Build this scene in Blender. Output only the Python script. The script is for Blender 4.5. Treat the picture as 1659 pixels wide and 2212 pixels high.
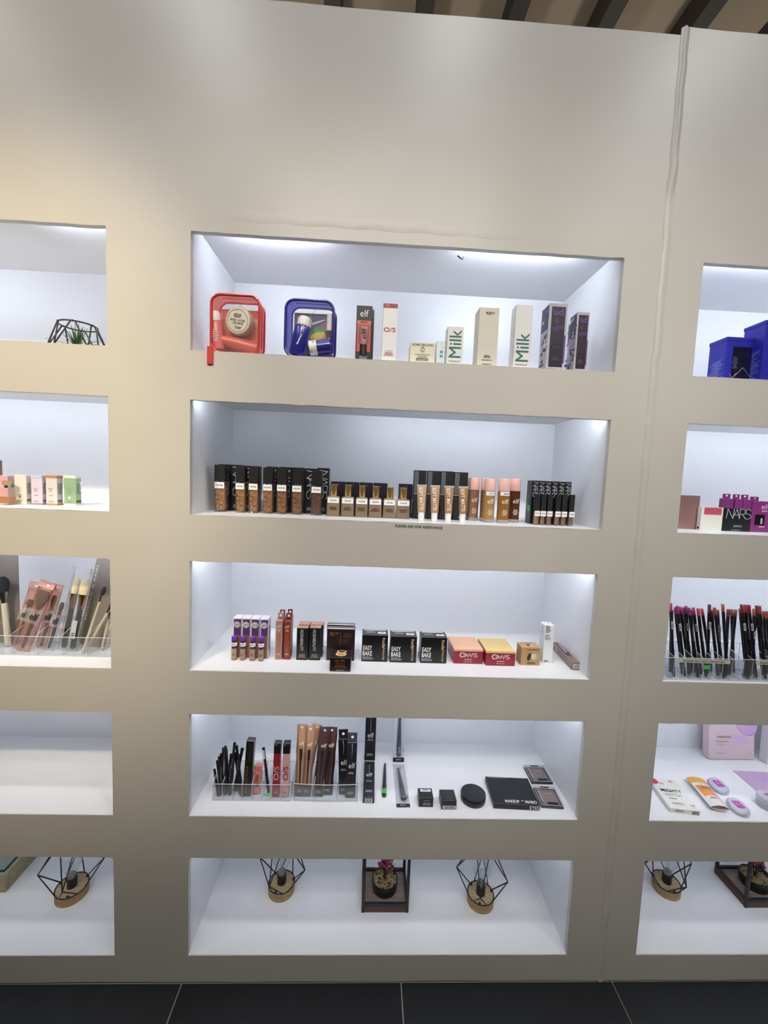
import bpy, bmesh, math, random
from mathutils import Vector, Matrix
random.seed(7)
PI = math.pi
for o in list(bpy.data.objects): bpy.data.objects.remove(o)
SC = bpy.context.scene
COL = SC.collection

# ------------------------------------------------------------------ camera
CAM = Vector((0.0, -1.02, 1.365))
YAW, PITCH, ROLL = (math.radians(a) for a in (-2.1432, -4.5623, 2.3425))
FPX, CU, CV = 894.07, 829.5, 1106.0
fw = Vector((-math.sin(YAW) * math.cos(PITCH), math.cos(YAW) * math.cos(PITCH), math.sin(PITCH)))
r0 = Vector((math.cos(YAW), math.sin(YAW), 0)); u0_ = r0.cross(fw)
rt = math.cos(ROLL) * r0 + math.sin(ROLL) * u0_
up = -math.sin(ROLL) * r0 + math.cos(ROLL) * u0_
cam = bpy.data.cameras.new('camera'); camo = bpy.data.objects.new('camera', cam); COL.objects.link(camo)
cam.sensor_fit = 'VERTICAL'; cam.sensor_height = 36.0; cam.lens = FPX * 36.0 / 2212; cam.clip_start = .02
camo.matrix_world = Matrix(((rt.x, up.x, -fw.x, CAM.x), (rt.y, up.y, -fw.y, CAM.y), (rt.z, up.z, -fw.z, CAM.z), (0, 0, 0, 1)))
SC.camera = camo

# ------------------------------------------------------------------ world, room lights, exposure
SC.view_settings.view_transform = 'Standard'; SC.view_settings.look = 'None'
SC.view_settings.gamma = 1; SC.view_settings.use_curve_mapping = False
SC.view_settings.exposure = 0.0
SC.cycles.transparent_max_bounces = 32
wd = bpy.data.worlds.new('world'); SC.world = wd; wd.use_nodes = True
wd.node_tree.nodes['Background'].inputs[0].default_value = (.95, .93, .92, 1)
wd.node_tree.nodes['Background'].inputs[1].default_value = .07
LED_STRENGTH = 46.0
DOWNLIGHTS = [  # x, y, watts, colour
    (-1.75, -.86, 6.5, (1, .96, .92)), (-.73, -.86, 6.5, (.98, .98, 1)), (.28, -.86, 6.5, (.98, .98, 1)), (1.34, -.95, 7, (.98, .98, 1)), (2.4, -.9, 6, (.98, .98, 1)),
    (-1.6, -1.8, 8, (1, .92, .80)), (0, -1.8, 8, (1, .97, .92)), (1.6, -1.8, 10, (1, .98, .95))]
SPOTS = [  # x, y, aim x, aim z, half cone in degrees, watts, colour
    (-1.1, -2.2, -.95, 1.42, 16.5, 300, (1, .84, .58)), (-.45, -2.2, -.30, 1.40, 19, 92, (1, .93, .80)), (.55, -2.35, .32, 1.40, 18.5, 92, (1, .94, .82)), (1.1, -2.2, 1.0, 1.3, 20, 85, (1, .97, .88))]
LEDGAIN = {('centre', 0): 2.3, ('centre', 1): 1.1, ('centre', 2): 1.1, ('centre', 3): .95, ('centre', 4): .5, ('left', 0): 1.2, ('left', 3): .4, ('left', 4): .45, ('right', 0): 1.2, ('right', 4): .5}

# ------------------------------------------------------------------ geometry of the shelving wall (metres, wall face at y = 0)
def ray(u, v): return rt * ((u - CU) / FPX) - up * ((v - CV) / FPX) + fw
def onz(u, v, z): k = ray(u, v); return CAM + k * ((z - CAM.z) / k.z)
def ony(u, v, y): k = ray(u, v); return CAM + k * ((y - CAM.y) / k.y)
ZT = [1.918, 1.535, 1.145, .752, .360]
ZB = [1.650, 1.259, .866, .476, .080]
COLX = {'left': (-1.652, -.626), 'centre': (-.435, .591), 'right': (.786, 1.812)}
DEP, LIP, CEILUP = .314, .014, .027
WALLTOP = 2.417
F1, F2, F3, F4, F5 = ZB

# ------------------------------------------------------------------ materials
def lin(h):
    h = h.lstrip('#'); c = [int(h[i:i + 2], 16) / 255 for i in (0, 2, 4)]
    return tuple(x / 12.92 if x <= .04045 else ((x + .055) / 1.055) ** 2.4 for x in c) + (1,)
MATS = {}
def mat(h, rough=.45, metal=0, name=None, noise=0, nscale=60, bump=0, spec=.5, coat=0):
    key = (h, rough, metal, noise, nscale, bump, spec, coat)
    if key in MATS: return MATS[key]
    m = bpy.data.materials.new(name or 'paint_' + h.strip('#')); m.use_nodes = True
    nt = m.node_tree; b = nt.nodes['Principled BSDF']
    b.inputs['Base Color'].default_value = lin(h); b.inputs['Roughness'].default_value = rough
    b.inputs['Metallic'].default_value = metal; b.inputs['Specular IOR Level'].default_value = spec
    b.inputs['Coat Weight'].default_value = coat
    if noise or bump:
        tc = nt.nodes.new('ShaderNodeTexCoord'); n = nt.nodes.new('ShaderNodeTexNoise')
        n.inputs['Scale'].default_value = nscale; n.inputs['Detail'].default_value = 4
        nt.links.new(tc.outputs['Object'], n.inputs['Vector'])
        if noise:
            mx = nt.nodes.new('ShaderNodeMix'); mx.data_type = 'RGBA'
            c = lin(h); mx.inputs[6].default_value = tuple(max(0, x * (1 - noise)) for x in c[:3]) + (1,)
            mx.inputs[7].default_value = tuple(min(1, x * (1 + noise)) for x in c[:3]) + (1,)
            nt.links.new(n.outputs['Fac'], mx.inputs[0]); nt.links.new(mx.outputs[2], b.inputs['Base Color'])
        if bump:
            bp = nt.nodes.new('ShaderNodeBump'); bp.inputs['Strength'].default_value = bump; bp.inputs['Distance'].default_value = .002
            nt.links.new(n.outputs['Fac'], bp.inputs['Height']); nt.links.new(bp.outputs['Normal'], b.inputs['Normal'])
    MATS[key] = m; return m
def clear(h='ffffff', amount=.9, rough=.03, name='clear_plastic', film=.0):
    """thin clear plastic or glass: mostly see-through, fresnel gloss, a little milky film"""
    key = ('clear', h, amount, rough, film)
    if key in MATS: return MATS[key]
    m = bpy.data.materials.new(name); m.use_nodes = True; nt = m.node_tree; nt.nodes.clear()
    out = nt.nodes.new('ShaderNodeOutputMaterial'); tr = nt.nodes.new('ShaderNodeBsdfTransparent'); tr.inputs[0].default_value = lin(h)
    pr = nt.nodes.new('ShaderNodeBsdfPrincipled'); pr.inputs['Base Color'].default_value = lin(h); pr.inputs['Roughness'].default_value = .3
    gl = nt.nodes.new('ShaderNodeBsdfGlossy'); gl.inputs['Roughness'].default_value = rough
    lw = nt.nodes.new('ShaderNodeLayerWeight'); pw = nt.nodes.new('ShaderNodeMath'); pw.operation = 'POWER'; pw.inputs[1].default_value = 4
    fr = nt.nodes.new('ShaderNodeMath'); fr.operation = 'MULTIPLY_ADD'; fr.inputs[1].default_value = .5; fr.inputs[2].default_value = .03
    nt.links.new(lw.outputs['Facing'], pw.inputs[0]); nt.links.new(pw.outputs[0], fr.inputs[0])
    m1 = nt.nodes.new('ShaderNodeMixShader'); m2 = nt.nodes.new('ShaderNodeMixShader')
    m1.inputs[0].default_value = 1 - amount
    nt.links.new(tr.outputs[0], m1.inputs[1]); nt.links.new(pr.outputs[0], m1.inputs[2])
    nt.links.new(fr.outputs[0], m2.inputs[0]); nt.links.new(m1.outputs[0], m2.inputs[1]); nt.links.new(gl.outputs[0], m2.inputs[2])
    nt.links.new(m2.outputs[0], out.inputs[0]); MATS[key] = m; return m
def emit(c, s, name):
    m = bpy.data.materials.new(name); m.use_nodes = True; b = m.node_tree.nodes['Principled BSDF']
    b.inputs['Base Color'].default_value = (.8, .8, .8, 1); b.inputs['Emission Color'].default_value = c + (1,); b.inputs['Emission Strength'].default_value = s
    return m
def wood(h, h2, scale=14, name='wood', axis=0):
    key = ('wood', h, h2, scale, axis)
    if key in MATS: return MATS[key]
    m = bpy.data.materials.new(name); m.use_nodes = True; nt = m.node_tree; b = nt.nodes['Principled BSDF']; b.inputs['Roughness'].default_value = .55
    tc = nt.nodes.new('ShaderNodeTexCoord'); mp = nt.nodes.new('ShaderNodeMapping'); sc = [scale * 10] * 3; sc[axis] = scale; mp.inputs['Scale'].default_value = sc
    n = nt.nodes.new('ShaderNodeTexNoise'); n.inputs['Scale'].default_value = 1.0; n.inputs['Detail'].default_value = 5
    r = nt.nodes.new('ShaderNodeValToRGB'); r.color_ramp.elements[0].color = lin(h); r.color_ramp.elements[1].color = lin(h2)
    r.color_ramp.elements[0].position = .35; r.color_ramp.elements[1].position = .65
    nt.links.new(tc.outputs['Object'], mp.inputs[0]); nt.links.new(mp.outputs[0], n.inputs['Vector']); nt.links.new(n.outputs['Fac'], r.inputs[0]); nt.links.new(r.outputs[0], b.inputs['Base Color'])
    MATS[key] = m; return m

BLACK = mat('#17171a', .35); BLACKM = mat('#1b1b1e', .5); INK = mat('#15151a', .6); WHITE = mat('#eeeeec', .5); WPRINT = mat('#f2f2f0', .6); GPRINT = mat('#a8a8ac', .6)
ACR = clear('fbfcfd', .972, .03, 'clear_acrylic'); ACRE = clear('eef2f6', .55, .1, 'acrylic_edge'); GLASS = clear('f6f8f8', .95, .02, 'clear_glass'); FILM = clear('fbfbfb', .93, .08, 'clear_film')
WIRE = mat('#1d1b22', .4, 0); TESTER = mat('#efefee', .6)

# ------------------------------------------------------------------ mesh helpers
def newobj(name, me, m, parent=None):
    o = bpy.data.objects.new(name, me); COL.objects.link(o)
    if m is not None and not me.materials: me.materials.append(m)
    if parent is not None: o.parent = parent
    return o
def pyd(name, vs, fs, m, parent=None, smooth=False):
    me = bpy.data.meshes.new(name); me.from_pydata([tuple(v) for v in vs], [], fs); me.update()
    if smooth: me.polygons.foreach_set('use_smooth', [True] * len(me.polygons))
    return newobj(name, me, m, parent)
def frombm(name, bm, m, parent=None, smooth=False):
    bmesh.ops.recalc_face_normals(bm, faces=bm.faces)
    me = bpy.data.meshes.new(name); bm.to_mesh(me); bm.free()
    if smooth: me.polygons.foreach_set('use_smooth', [True] * len(me.polygons))
    return newobj(name, me, m, parent)
def box(name, x0, x1, y0, y1, z0, z1, m, parent=None, bev=.0006, seg=1, m2=None):
    bm = bmesh.new(); bmesh.ops.create_cube(bm, size=1)
    for v in bm.verts: v.co = Vector(((x0 + x1) / 2 + v.co.x * (x1 - x0), (y0 + y1) / 2 + v.co.y * (y1 - y0), (z0 + z1) / 2 + v.co.z * (z1 - z0)))
    if bev: bmesh.ops.bevel(bm, geom=bm.edges[:], offset=min(bev, .45 * min(x1 - x0, y1 - y0, z1 - z0)), segments=seg, affect='EDGES', profile=.5)
    return frombm(name, bm, m, parent, smooth=False)
def panel(name, vs, axis_t, m, me_edge, parent):
    """a thin plate given by its 8 corners (0-3 one side, 4-7 the other); rim faces use the edge material"""
    me = bpy.data.meshes.new(name); me.from_pydata([tuple(v) for v in vs], [], [(0, 1, 2, 3), (7, 6, 5, 4), (0, 4, 5, 1), (1, 5, 6, 2), (2, 6, 7, 3), (3, 7, 4, 0)])
    me.materials.append(m); me.materials.append(me_edge)
    for i in range(2, 6): me.polygons[i].material_index = 1
    return newobj(name, me, None, parent)
def loft(name, rings, m, parent=None, n=20, exp=2.0, smooth=True, capa=True, capb=True):
    """rings: (cx, cy, z, rx, ry); superellipse sections stacked in z"""
    vs, fs = [], []
    for (cx, cy, z, rx, ry) in rings:
        for k in range(n):
            a = 2 * PI * k / n + PI / n; c, s = math.cos(a), math.sin(a)
            vs.append((cx + rx * math.copysign(abs(c) ** (2 / exp), c), cy + ry * math.copysign(abs(s) ** (2 / exp), s), z))
    for i in range(len(rings) - 1):
        for k in range(n): fs.append((i * n + k, i * n + (k + 1) % n, (i + 1) * n + (k + 1) % n, (i + 1) * n + k))
    if capa: fs.append(tuple(reversed(range(n))))
    if capb: fs.append(tuple((len(rings) - 1) * n + k for k in range(n)))
    o = pyd(name, vs, fs, m, parent)
    if smooth:
        p = o.data.polygons
        for i in range(len(p) - (capa + capb)):
            p[i].use_smooth = True
        o.data.set_sharp_from_angle(angle=math.radians(40))
    return o
def tubes(name, segs, r, m, parent=None, n=6):
    vs, fs = [], []
    for pts in segs:
        pts = [Vector(p) for p in pts]; L = len(pts); closed = (pts[0] - pts[-1]).length < 1e-6 and L > 2
        if closed: pts = pts[:-1]; L -= 1
        base = len(vs); ref = None
        for i, p in enumerate(pts):
            if closed: t = pts[(i + 1) % L] - pts[i - 1]
            else: t = pts[min(i + 1, L - 1)] - pts[max(i - 1, 0)]
            t.normalize()
            if ref is None: ref = Vector((0, 0, 1)) if abs(t.z) < .9 else Vector((1, 0, 0))
            a = t.cross(ref).normalized(); b = a.cross(t).normalized(); ref = b
            for k in range(n): vs.append(p + r * (math.cos(2 * PI * k / n) * a + math.sin(2 * PI * k / n) * b))
        for i in range(L if closed else L - 1):
            for k in range(n):
                q = (i + 1) % L; fs.append((base + i * n + k, base + i * n + (k + 1) % n, base + q * n + (k + 1) % n, base + q * n + k))
        if not closed: fs += [tuple(base + k for k in reversed(range(n))), tuple(base + (L - 1) * n + k for k in range(n))]
    return pyd(name, vs, fs, m, parent, smooth=True)
def rrect(w, h, r, n=5, z0=0.0):
    """rounded rectangle loop in x,z, centred in x, standing on z0"""
    out = []
    for (cx, cz, a0) in ((w / 2 - r, z0 + r, -PI / 2), (w / 2 - r, z0 + h - r, 0), (-w / 2 + r, z0 + h - r, PI / 2), (-w / 2 + r, z0 + r, PI)):
        for k in range(n + 1): a = a0 + PI / 2 * k / n; out.append((cx + r * math.cos(a), cz + r * math.sin(a)))
    return out

# lettering: font curves turned into flat mesh, one shared mesh for each word and colour
_txt = {}
def textmesh(s, m, bold=0.0):
    key = (s, m.name, bold)
    if key in _txt: return _txt[key]
    cu = bpy.data.curves.new('lettering', 'FONT'); cu.body = s; cu.resolution_u = 3; cu.offset = bold * .4; cu.align_x = 'CENTER'; cu.space_line = .85
    o = bpy.data.objects.new('lettering', cu); COL.objects.link(o)
    bpy.context.view_layer.update()
    me = bpy.data.meshes.new_from_object(o.evaluated_get(bpy.context.evaluated_depsgraph_get()))
    bpy.data.objects.remove(o); bpy.data.curves.remove(cu)
    xs = [v.co.x for v in me.vertices]; ys = [v.co.y for v in me.vertices]
    cx, cy, w, h = (min(xs) + max(xs)) / 2, (min(ys) + max(ys)) / 2, max(xs) - min(xs), max(ys) - min(ys)
    for v in me.vertices: v.co = ((v.co.x - cx) / w, (v.co.y - cy) / h, 0)
    me.materials.clear(); me.materials.append(m); _txt[key] = me; return me
def strokemesh(lines, th, m, aspect):
    """thin-line lettering: polylines in a unit box, th relative to the height"""
    vs, fs = [], []
    for pl in lines:
        for (a, b) in zip(pl[:-1], pl[1:]):
            A, B = Vector((a[0] * aspect, a[1])), Vector((b[0] * aspect, b[1])); d = (B - A)
            if d.length < 1e-6: continue
            d.normalize(); nn = Vector((-d.y, d.x)) * th / 2; e = d * th * .3; i = len(vs)
            for q in (A - e - nn, B + e - nn, B + e + nn, A - e + nn): vs.append((q.x / aspect - .5, q.y - .5, 0))
            fs.append((i, i + 1, i + 2, i + 3))
    me = bpy.data.meshes.new('lettering'); me.from_pydata(vs, [], fs); me.materials.append(m); return me
def arc(cx, cy, rx, ry, a0, a1, n=10): return [(cx + rx * math.cos(math.radians(a0 + (a1 - a0) * k / n)), cy + ry * math.sin(math.radians(a0 + (a1 - a0) * k / n))) for k in range(n + 1)]
NARSL = [[(0, 0), (.04, 1), (.27, 0), (.30, 1)], [(.25, 0), (.42, 1), (.54, 0)], [(.31, .38), (.52, .38)], [(.54, 0), (.54, 1), (.66, 1)] + arc(.66, .74, .13, .26, 90, -90)[1:] + [(.56, .48)], [(.64, .48), (.80, 0)],
         arc(.87, .76, .13, .24, 20, 250) + arc(.86, .26, .14, .26, 80, -160)]
_nars = {}
def narsmesh(m, th=.05):
    if (m.name, th) not in _nars: _nars[(m.name, th)] = strokemesh(NARSL, th, m, 2.3)
    return _nars[(m.name, th)]
_quad = {}
def quadmesh(m):
    if m.name not in _quad:
        me = bpy.data.meshes.new('print'); me.from_pydata([(-.5, -.5, 0), (.5, -.5, 0), (.5, .5, 0), (-.5, .5, 0)], [], [(0, 1, 2, 3)]); me.materials.append(m); _quad[m.name] = me
    return _quad[m.name]
def printlines(n, m, align='c', seed=1):
    rnd = random.Random(seed); vs, fs = [], []
    for i in range(n):
        y1 = .5 - i / n; y0 = y1 - .55 / n; L = rnd.uniform(.6, 1.0); x = -L / 2 if align == 'c' else -.5; end = x + L
        while x < end - .02:
            w = min(rnd.uniform(.08, .22), end - x); k = len(vs); vs += [(x, y0, 0), (x + w, y0, 0), (x + w, y1, 0), (x, y1, 0)]; fs.append((k, k + 1, k + 2, k + 3)); x += w + .03
    me = bpy.data.meshes.new('fine_print'); me.from_pydata(vs, [], fs); me.materials.append(m); return me
def discmesh(m, n=24, r0=0.0):
    me = bpy.data.meshes.new('print'); 
    if r0 == 0: me.from_pydata([(.5 * math.cos(2 * PI * k / n), .5 * math.sin(2 * PI * k / n), 0) for k in range(n)], [], [tuple(range(n))])
    else:
        vs = [(q * math.cos(2 * PI * k / n), q * math.sin(2 * PI * k / n), 0) for k in range(n) for q in (r0, .5)]
        me.from_pydata(vs, [], [(2 * k, 2 * k + 1, (2 * k + 3) % (2 * n), (2 * k + 2) % (2 * n)) for k in range(n)])
    me.materials.append(m); return me

def barmesh(m, n=14, seed=3):
    rnd_ = random.Random(seed); vs, fs = [], []
    for k in range(n):
        x0 = -.5 + k / n; x1 = x0 + rnd_.uniform(.25, .75) / n; b = len(vs); vs += [(x0, -.5, 0), (x1, -.5, 0), (x1, .5, 0), (x0, .5, 0)]; fs.append((b, b + 1, b + 2, b + 3))
    me = bpy.data.meshes.new('barcode'); me.from_pydata(vs, [], fs); me.materials.append(m); return me
FACE = {'front': Matrix.Rotation(PI / 2, 4, 'X'), 'top': Matrix.Identity(4), 'left': Matrix.Rotation(-PI / 2, 4, 'Z') @ Matrix.Rotation(PI / 2, 4, 'X'), 'right': Matrix.Rotation(PI / 2, 4, 'Z') @ Matrix.Rotation(PI / 2, 4, 'X')}
class Thing:
    """an Empty at the thing's base; x right, y into the niche, z up; w, d, h its size"""
    def __init__(s, name, label, cat, loc=(0, 0, 0), w=0, d=0, h=0, rz=0, group=None, mtx=None):
        s.e = bpy.data.objects.new(name, None); COL.objects.link(s.e); s.e.empty_display_size = .01
        if mtx is not None: s.e.matrix_world = mtx
        else: s.e.location = loc; s.e.rotation_euler = (0, 0, rz)
        s.e['label'] = label; s.e['category'] = cat
        if group: s.e['group'] = group
        s.w, s.d, s.h = w, d, h
    def body(s, m, name='carton', bev=.0007, z0=0, z1=None, dx=0):
        return box(name, -s.w / 2 + dx, s.w / 2 - dx, -s.d / 2 + dx, s.d / 2 - dx, z0, s.h if z1 is None else z1, m, s.e, bev)
    def put(s, me, name, face, a, b, w, h, rot=0, eps=.0004, parent=None, off=None):
        """lay a flat mesh on a face; a, b are fractions of that face (0..1)"""
        o = bpy.data.objects.new(name, me); COL.objects.link(o); o.parent = parent or s.e
        W, D, H = s.w, s.d, s.h
        if face == 'front': p = Vector(((a - .5) * W, -D / 2 - eps, b * H))
        elif face == 'top': p = Vector(((a - .5) * W, (b - .5) * D, H + eps))
        elif face == 'left': p = Vector((-W / 2 - eps, (.5 - a) * D, b * H))
        else: p = Vector((W / 2 + eps, (a - .5) * D, b * H))
        if off is not None: p = Vector(off)
        o.matrix_basis = Matrix.Translation(p) @ FACE[face] @ Matrix.Rotation(math.radians(rot), 4, 'Z') @ Matrix.Diagonal((w, h, 1, 1))
        return o
    def text(s, t, face, a, b, w, h, m, rot=0, bold=0.0, eps=.0006, **k): return s.put(textmesh(t, m, bold), 'lettering', face, a, b, w, h, rot, eps, **k)
    def quad(s, face, a, b, w, h, m, name='printed_panel', eps=.0004, rot=0, **k): return s.put(quadmesh(m), name, face, a, b, w, h, rot, eps, **k)
    def lines(s, face, a, b, w, h, n, m, align='c', rot=0, eps=.0006, seed=1, **k): return s.put(printlines(n, m, align, seed), 'fine_print', face, a, b, w, h, rot, eps, **k)
def fit(z, u0, u1, vb, vt, y=None):
    """front face of a thing that stands on a shelf at height z: centre x, depth y of that face, width, height"""
    um = (u0 + u1) / 2
    if y is None: y = onz(um, vb, z).y
    vm = (vb + vt) / 2
    xa, xb = ony(u0, vm, y).x, ony(u1, vm, y).x
    return (xa + xb) / 2, y, xb - xa, ony(um, vt, y).z - z
def carton(name, label, z, u0, u1, vb, vt, d, m, y=None, group=None, cat='box', rz=0, bodyname='carton'):
    x, yy, w, h = fit(z, u0, u1, vb, vt, y)
    t = Thing(name, label, cat, (x, yy + d / 2, z), w, d, h, rz, group); t.body(m, bodyname); return t
def lean(z, ub, vb, ut, vt, dy, yb=None):
    b = onz(ub, vb, z) if yb is None else Vector((ony(ub, vb, yb).x, yb, z)); t = ony(ut, vt, b.y + dy)
    ax = (t - b); L = ax.length; ax.normalize()
    x = Vector((0, 1, 0)).cross(ax).normalized(); yv = ax.cross(x).normalized()
    return Matrix(((x.x, yv.x, ax.x, b.x), (x.y, yv.y, ax.y, b.y), (x.z, yv.z, ax.z, b.z), (0, 0, 0, 1))), L
def ordl(i, n): return 'leftmost' if i == 0 else 'rightmost' if i == n - 1 else ['', 'second', 'third', 'fourth', 'fifth', 'sixth', 'seventh'][i] + ' from left'
def kind(o, k='structure', label=None):
    o['kind'] = k
    if label: o['label'] = label
    return o

# ------------------------------------------------------------------ the setting
def wall_paint():
    m = bpy.data.materials.new('wall_paint'); m.use_nodes = True; nt = m.node_tree; b = nt.nodes['Principled BSDF']
    tc = nt.nodes.new('ShaderNodeTexCoord')
    n1 = nt.nodes.new('ShaderNodeTexNoise'); n1.inputs['Scale'].default_value = 1.6; n1.inputs['Detail'].default_value = 3
    r = nt.nodes.new('ShaderNodeValToRGB'); r.color_ramp.elements[0].color = lin('#c4bfb6'); r.color_ramp.elements[1].color = lin('#cec9c1')
    r.color_ramp.elements[0].position = .35; r.color_ramp.elements[1].position = .65
    n2 = nt.nodes.new('ShaderNodeTexNoise'); n2.inputs['Scale'].default_value = 220; n2.inputs['Detail'].default_value = 3
    n3 = nt.nodes.new('ShaderNodeTexNoise'); n3.inputs['Scale'].default_value = 7; n3.inputs['Detail'].default_value = 2
    ad = nt.nodes.new('ShaderNodeMath'); ad.operation = 'MULTIPLY_ADD'; ad.inputs[1].default_value = 3
    bp = nt.nodes.new('ShaderNodeBump'); bp.inputs['Strength'].default_value = .15; bp.inputs['Distance'].default_value = .0008
    for n in (n1, n2, n3): nt.links.new(tc.outputs['Object'], n.inputs['Vector'])
    nt.links.new(n1.outputs['Fac'], r.inputs[0]); nt.links.new(r.outputs[0], b.inputs['Base Color'])
    nt.links.new(n3.outputs['Fac'], ad.inputs[0]); nt.links.new(n2.outputs['Fac'], ad.inputs[2]); nt.links.new(ad.outputs[0], bp.inputs['Height']); nt.links.new(bp.outputs[0], b.inputs['Normal'])
    b.inputs['Roughness'].default_value = .40; b.inputs['Specular IOR Level'].default_value = .5
    return m
PAINT = wall_paint(); LINING = mat('#e6e7ea', .38, bump=.12, nscale=90, name='niche_white_paint')

def ragged(x0, x1, z0, z1, r, seed):
    """opening outline with slightly uneven plastered edges and eased top corners"""
    rnd = random.Random(seed); pts = []
    def run(a, b, n, nx, nz, amp):
        for k in range(n):
            t = k / n; j = rnd.uniform(0, amp); pts.append((a[0] + (b[0] - a[0]) * t + nx * j, a[1] + (b[1] - a[1]) * t + nz * j))
    run((x0, z0), (x1, z0), 40, 0, -1, .0012); run((x1, z0), (x1, z1 - r), 10, -1, 0, .0007)
    pts.extend([(x1 - r + r * math.cos(a), z1 - r + r * math.sin(a)) for a in (.3, .6, .9, 1.2)])
    run((x1 - r, z1), (x0 + r, z1), 36, 0, -1, .0016)
    pts.extend([(x0 + r - r * math.sin(a), z1 - r + r * math.cos(a)) for a in (.3, .6, .9, 1.2)])
    run((x0, z1 - r), (x0, z0), 10, 1, 0, .0007)
    return pts
def wallface(name, x0, x1, z0, z1, cols, seed, parent=None, y=0.0):
    bm = bmesh.new(); E = []
    def loop(pts):
        vs = [bm.verts.new((p[0], y, p[1])) for p in pts]
        es = [bm.edges.new((vs[i], vs[(i + 1) % len(vs)])) for i in range(len(vs))]; E.extend(es); return es
    rnd = random.Random(seed)
    top = [(x1 + (x0 - x1) * k / 30, z1 + rnd.uniform(-.0015, .0015)) for k in range(31)]
    bot = [(x0 + (x1 - x0) * k / 40, z0 + rnd.uniform(0, .003)) for k in range(41)]
    loop(bot + top); inner = []
    for c in cols:
        for i in range(5): inner += loop(ragged(*COLX[c], ZB[i], ZT[i], .004 if (c, i) not in (('left', 3), ('left', 2), ('left', 4), ('centre', 4)) else .011, seed * 10 + i))
    bmesh.ops.triangle_fill(bm, use_beauty=True, use_dissolve=False, edges=E)
    for f in bm.faces:
        if f.normal.y > 0: f.normal_flip()
    ex = bmesh.ops.extrude_edge_only(bm, edges=E)
    for v in [g for g in ex['geom'] if isinstance(g, bmesh.types.BMVert)]: v.co.y += LIP
    return frombm(name, bm, PAINT, parent)
SEAM = .690
wall = wallface('wall_back', -3.2, SEAM, 0, WALLTOP, ['left', 'centre'], 3); kind(wall)
wr = wallface('wall_panel', SEAM, 3.4, 0, WALLTOP + .016, ['right'], 5, wall, y=-.0005)
# plastered joint between the two panels: a low uneven ridge
rv, rf = [], []
rnd = random.Random(2); N = 90
for k in range(N + 1):
    z = .002 + (WALLTOP + .012) * k / N; o = rnd.uniform(-.0015, .0015); hgt = .0030 + .0030 * rnd.random() + (.003 if z > 2.1 else 0)
    rv += [(SEAM - .010 + o, -.0002, z), (SEAM - .003 + o, -hgt, z), (SEAM + .003 + o, -hgt * .6, z), (SEAM + .011 + o, -.0006, z)]
for k in range(N):
    for j in range(3): rf.append((4 * k + j, 4 * k + j + 1, 4 * k + j + 5, 4 * k + j + 4))
pyd('seam_ridge', rv, rf, PAINT, wall, smooth=True)
# a faint horizontal plaster joint above the top niche
rv, rf = [], []; N = 60
for k in range(N + 1):
    x = -.36 + .72 * k / N; z = 1.958 - .004 * k / N + .0015 * math.sin(k * .7); hgt = (.0004 + .0009 * rnd.random()) * math.sin(PI * k / N)
    rv += [(x, -.0001, z - .012), (x, -.0002 - hgt, z - .003), (x, -.0002 - hgt * .8, z + .004), (x, -.0001, z + .014)]
for k in range(N):
    for j in range(3): rf.append((4 * k + j, 4 * k + j + 1, 4 * k + j + 5, 4 * k + j + 4))
pyd('plaster_joint', rv, rf, PAINT, wall, smooth=True)
wt = box('wall_top_cap', -3.2, 3.4, LIP, .36, WALLTOP - .03, WALLTOP - .012, PAINT, wall, 0)
LEDMS = {}
def ledmat(g):
    if g not in LEDMS: LEDMS[g] = emit((.82, .88, 1.0), LED_STRENGTH * g, 'led_light')
    return LEDMS[g]
LEDSEG = {('centre', 0): [(-.36, -.13), (.20, .50)], ('centre', 1): [(-.425, -.36), (-.06, .57)], ('left', 0): [(-1.6, -1.0), (-.80, -.64)]}
def niche(c, i):
    x0, x1 = COLX[c]; zb, zt = ZB[i], ZT[i] + CEILUP; y0, y1 = .0015, DEP
    v = [(x0, y0, zb), (x1, y0, zb), (x1, y1, zb), (x0, y1, zb), (x0, LIP - .001, zt), (x1, LIP - .001, zt), (x1, y1, zt), (x0, y1, zt), (x0, y0, ZT[i] - .012), (x1, y0, ZT[i] - .012), (x0, LIP, ZT[i] + .0), (x1, LIP, ZT[i] + .0)]
    f = [(0, 1, 2, 3), (4, 7, 6, 5), (3, 2, 6, 7), (0, 3, 7, 4, 10, 8), (1, 9, 11, 5, 6, 2)]
    pyd('niche_lining', v, f, LINING, wall)
    for (a, b) in LEDSEG.get((c, i), [(x0 + .012, x1 - .012)]):
        t = Thing('led_strip', 'LED strip under the lip of the %s niche, %s column%s' % (['top', 'second', 'third', 'fourth', 'bottom'][i], c, '' if len(LEDSEG.get((c, i), [0])) == 1 else (', its left piece' if a == LEDSEG[(c, i)][0][0] else ', its right piece')), 'led strip', ((a + b) / 2, LIP, zt - .014), group='LED strips under the niche lips')
        L = b - a
        box('strip_backing', -L / 2, L / 2, .0002, .0015, -.007, .007, WHITE, t.e, 0)
        if (c, i, a) == ('centre', 0, .20): tubes('cable_end', [[(-.160, -.002, -.026), (-.152, .003, -.0285), (-.146, .010, -.027), (-.143, .014, -.020)]], .0016, BLACK, t.e, 6)
        e = box('diode_line', -L / 2, L / 2, .0016, .0026, -.0045, .0045, ledmat(LEDGAIN.get((c, i), 1.0)), t.e, 0)
for c in COLX:
    for i in range(5): niche(c, i)
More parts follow.
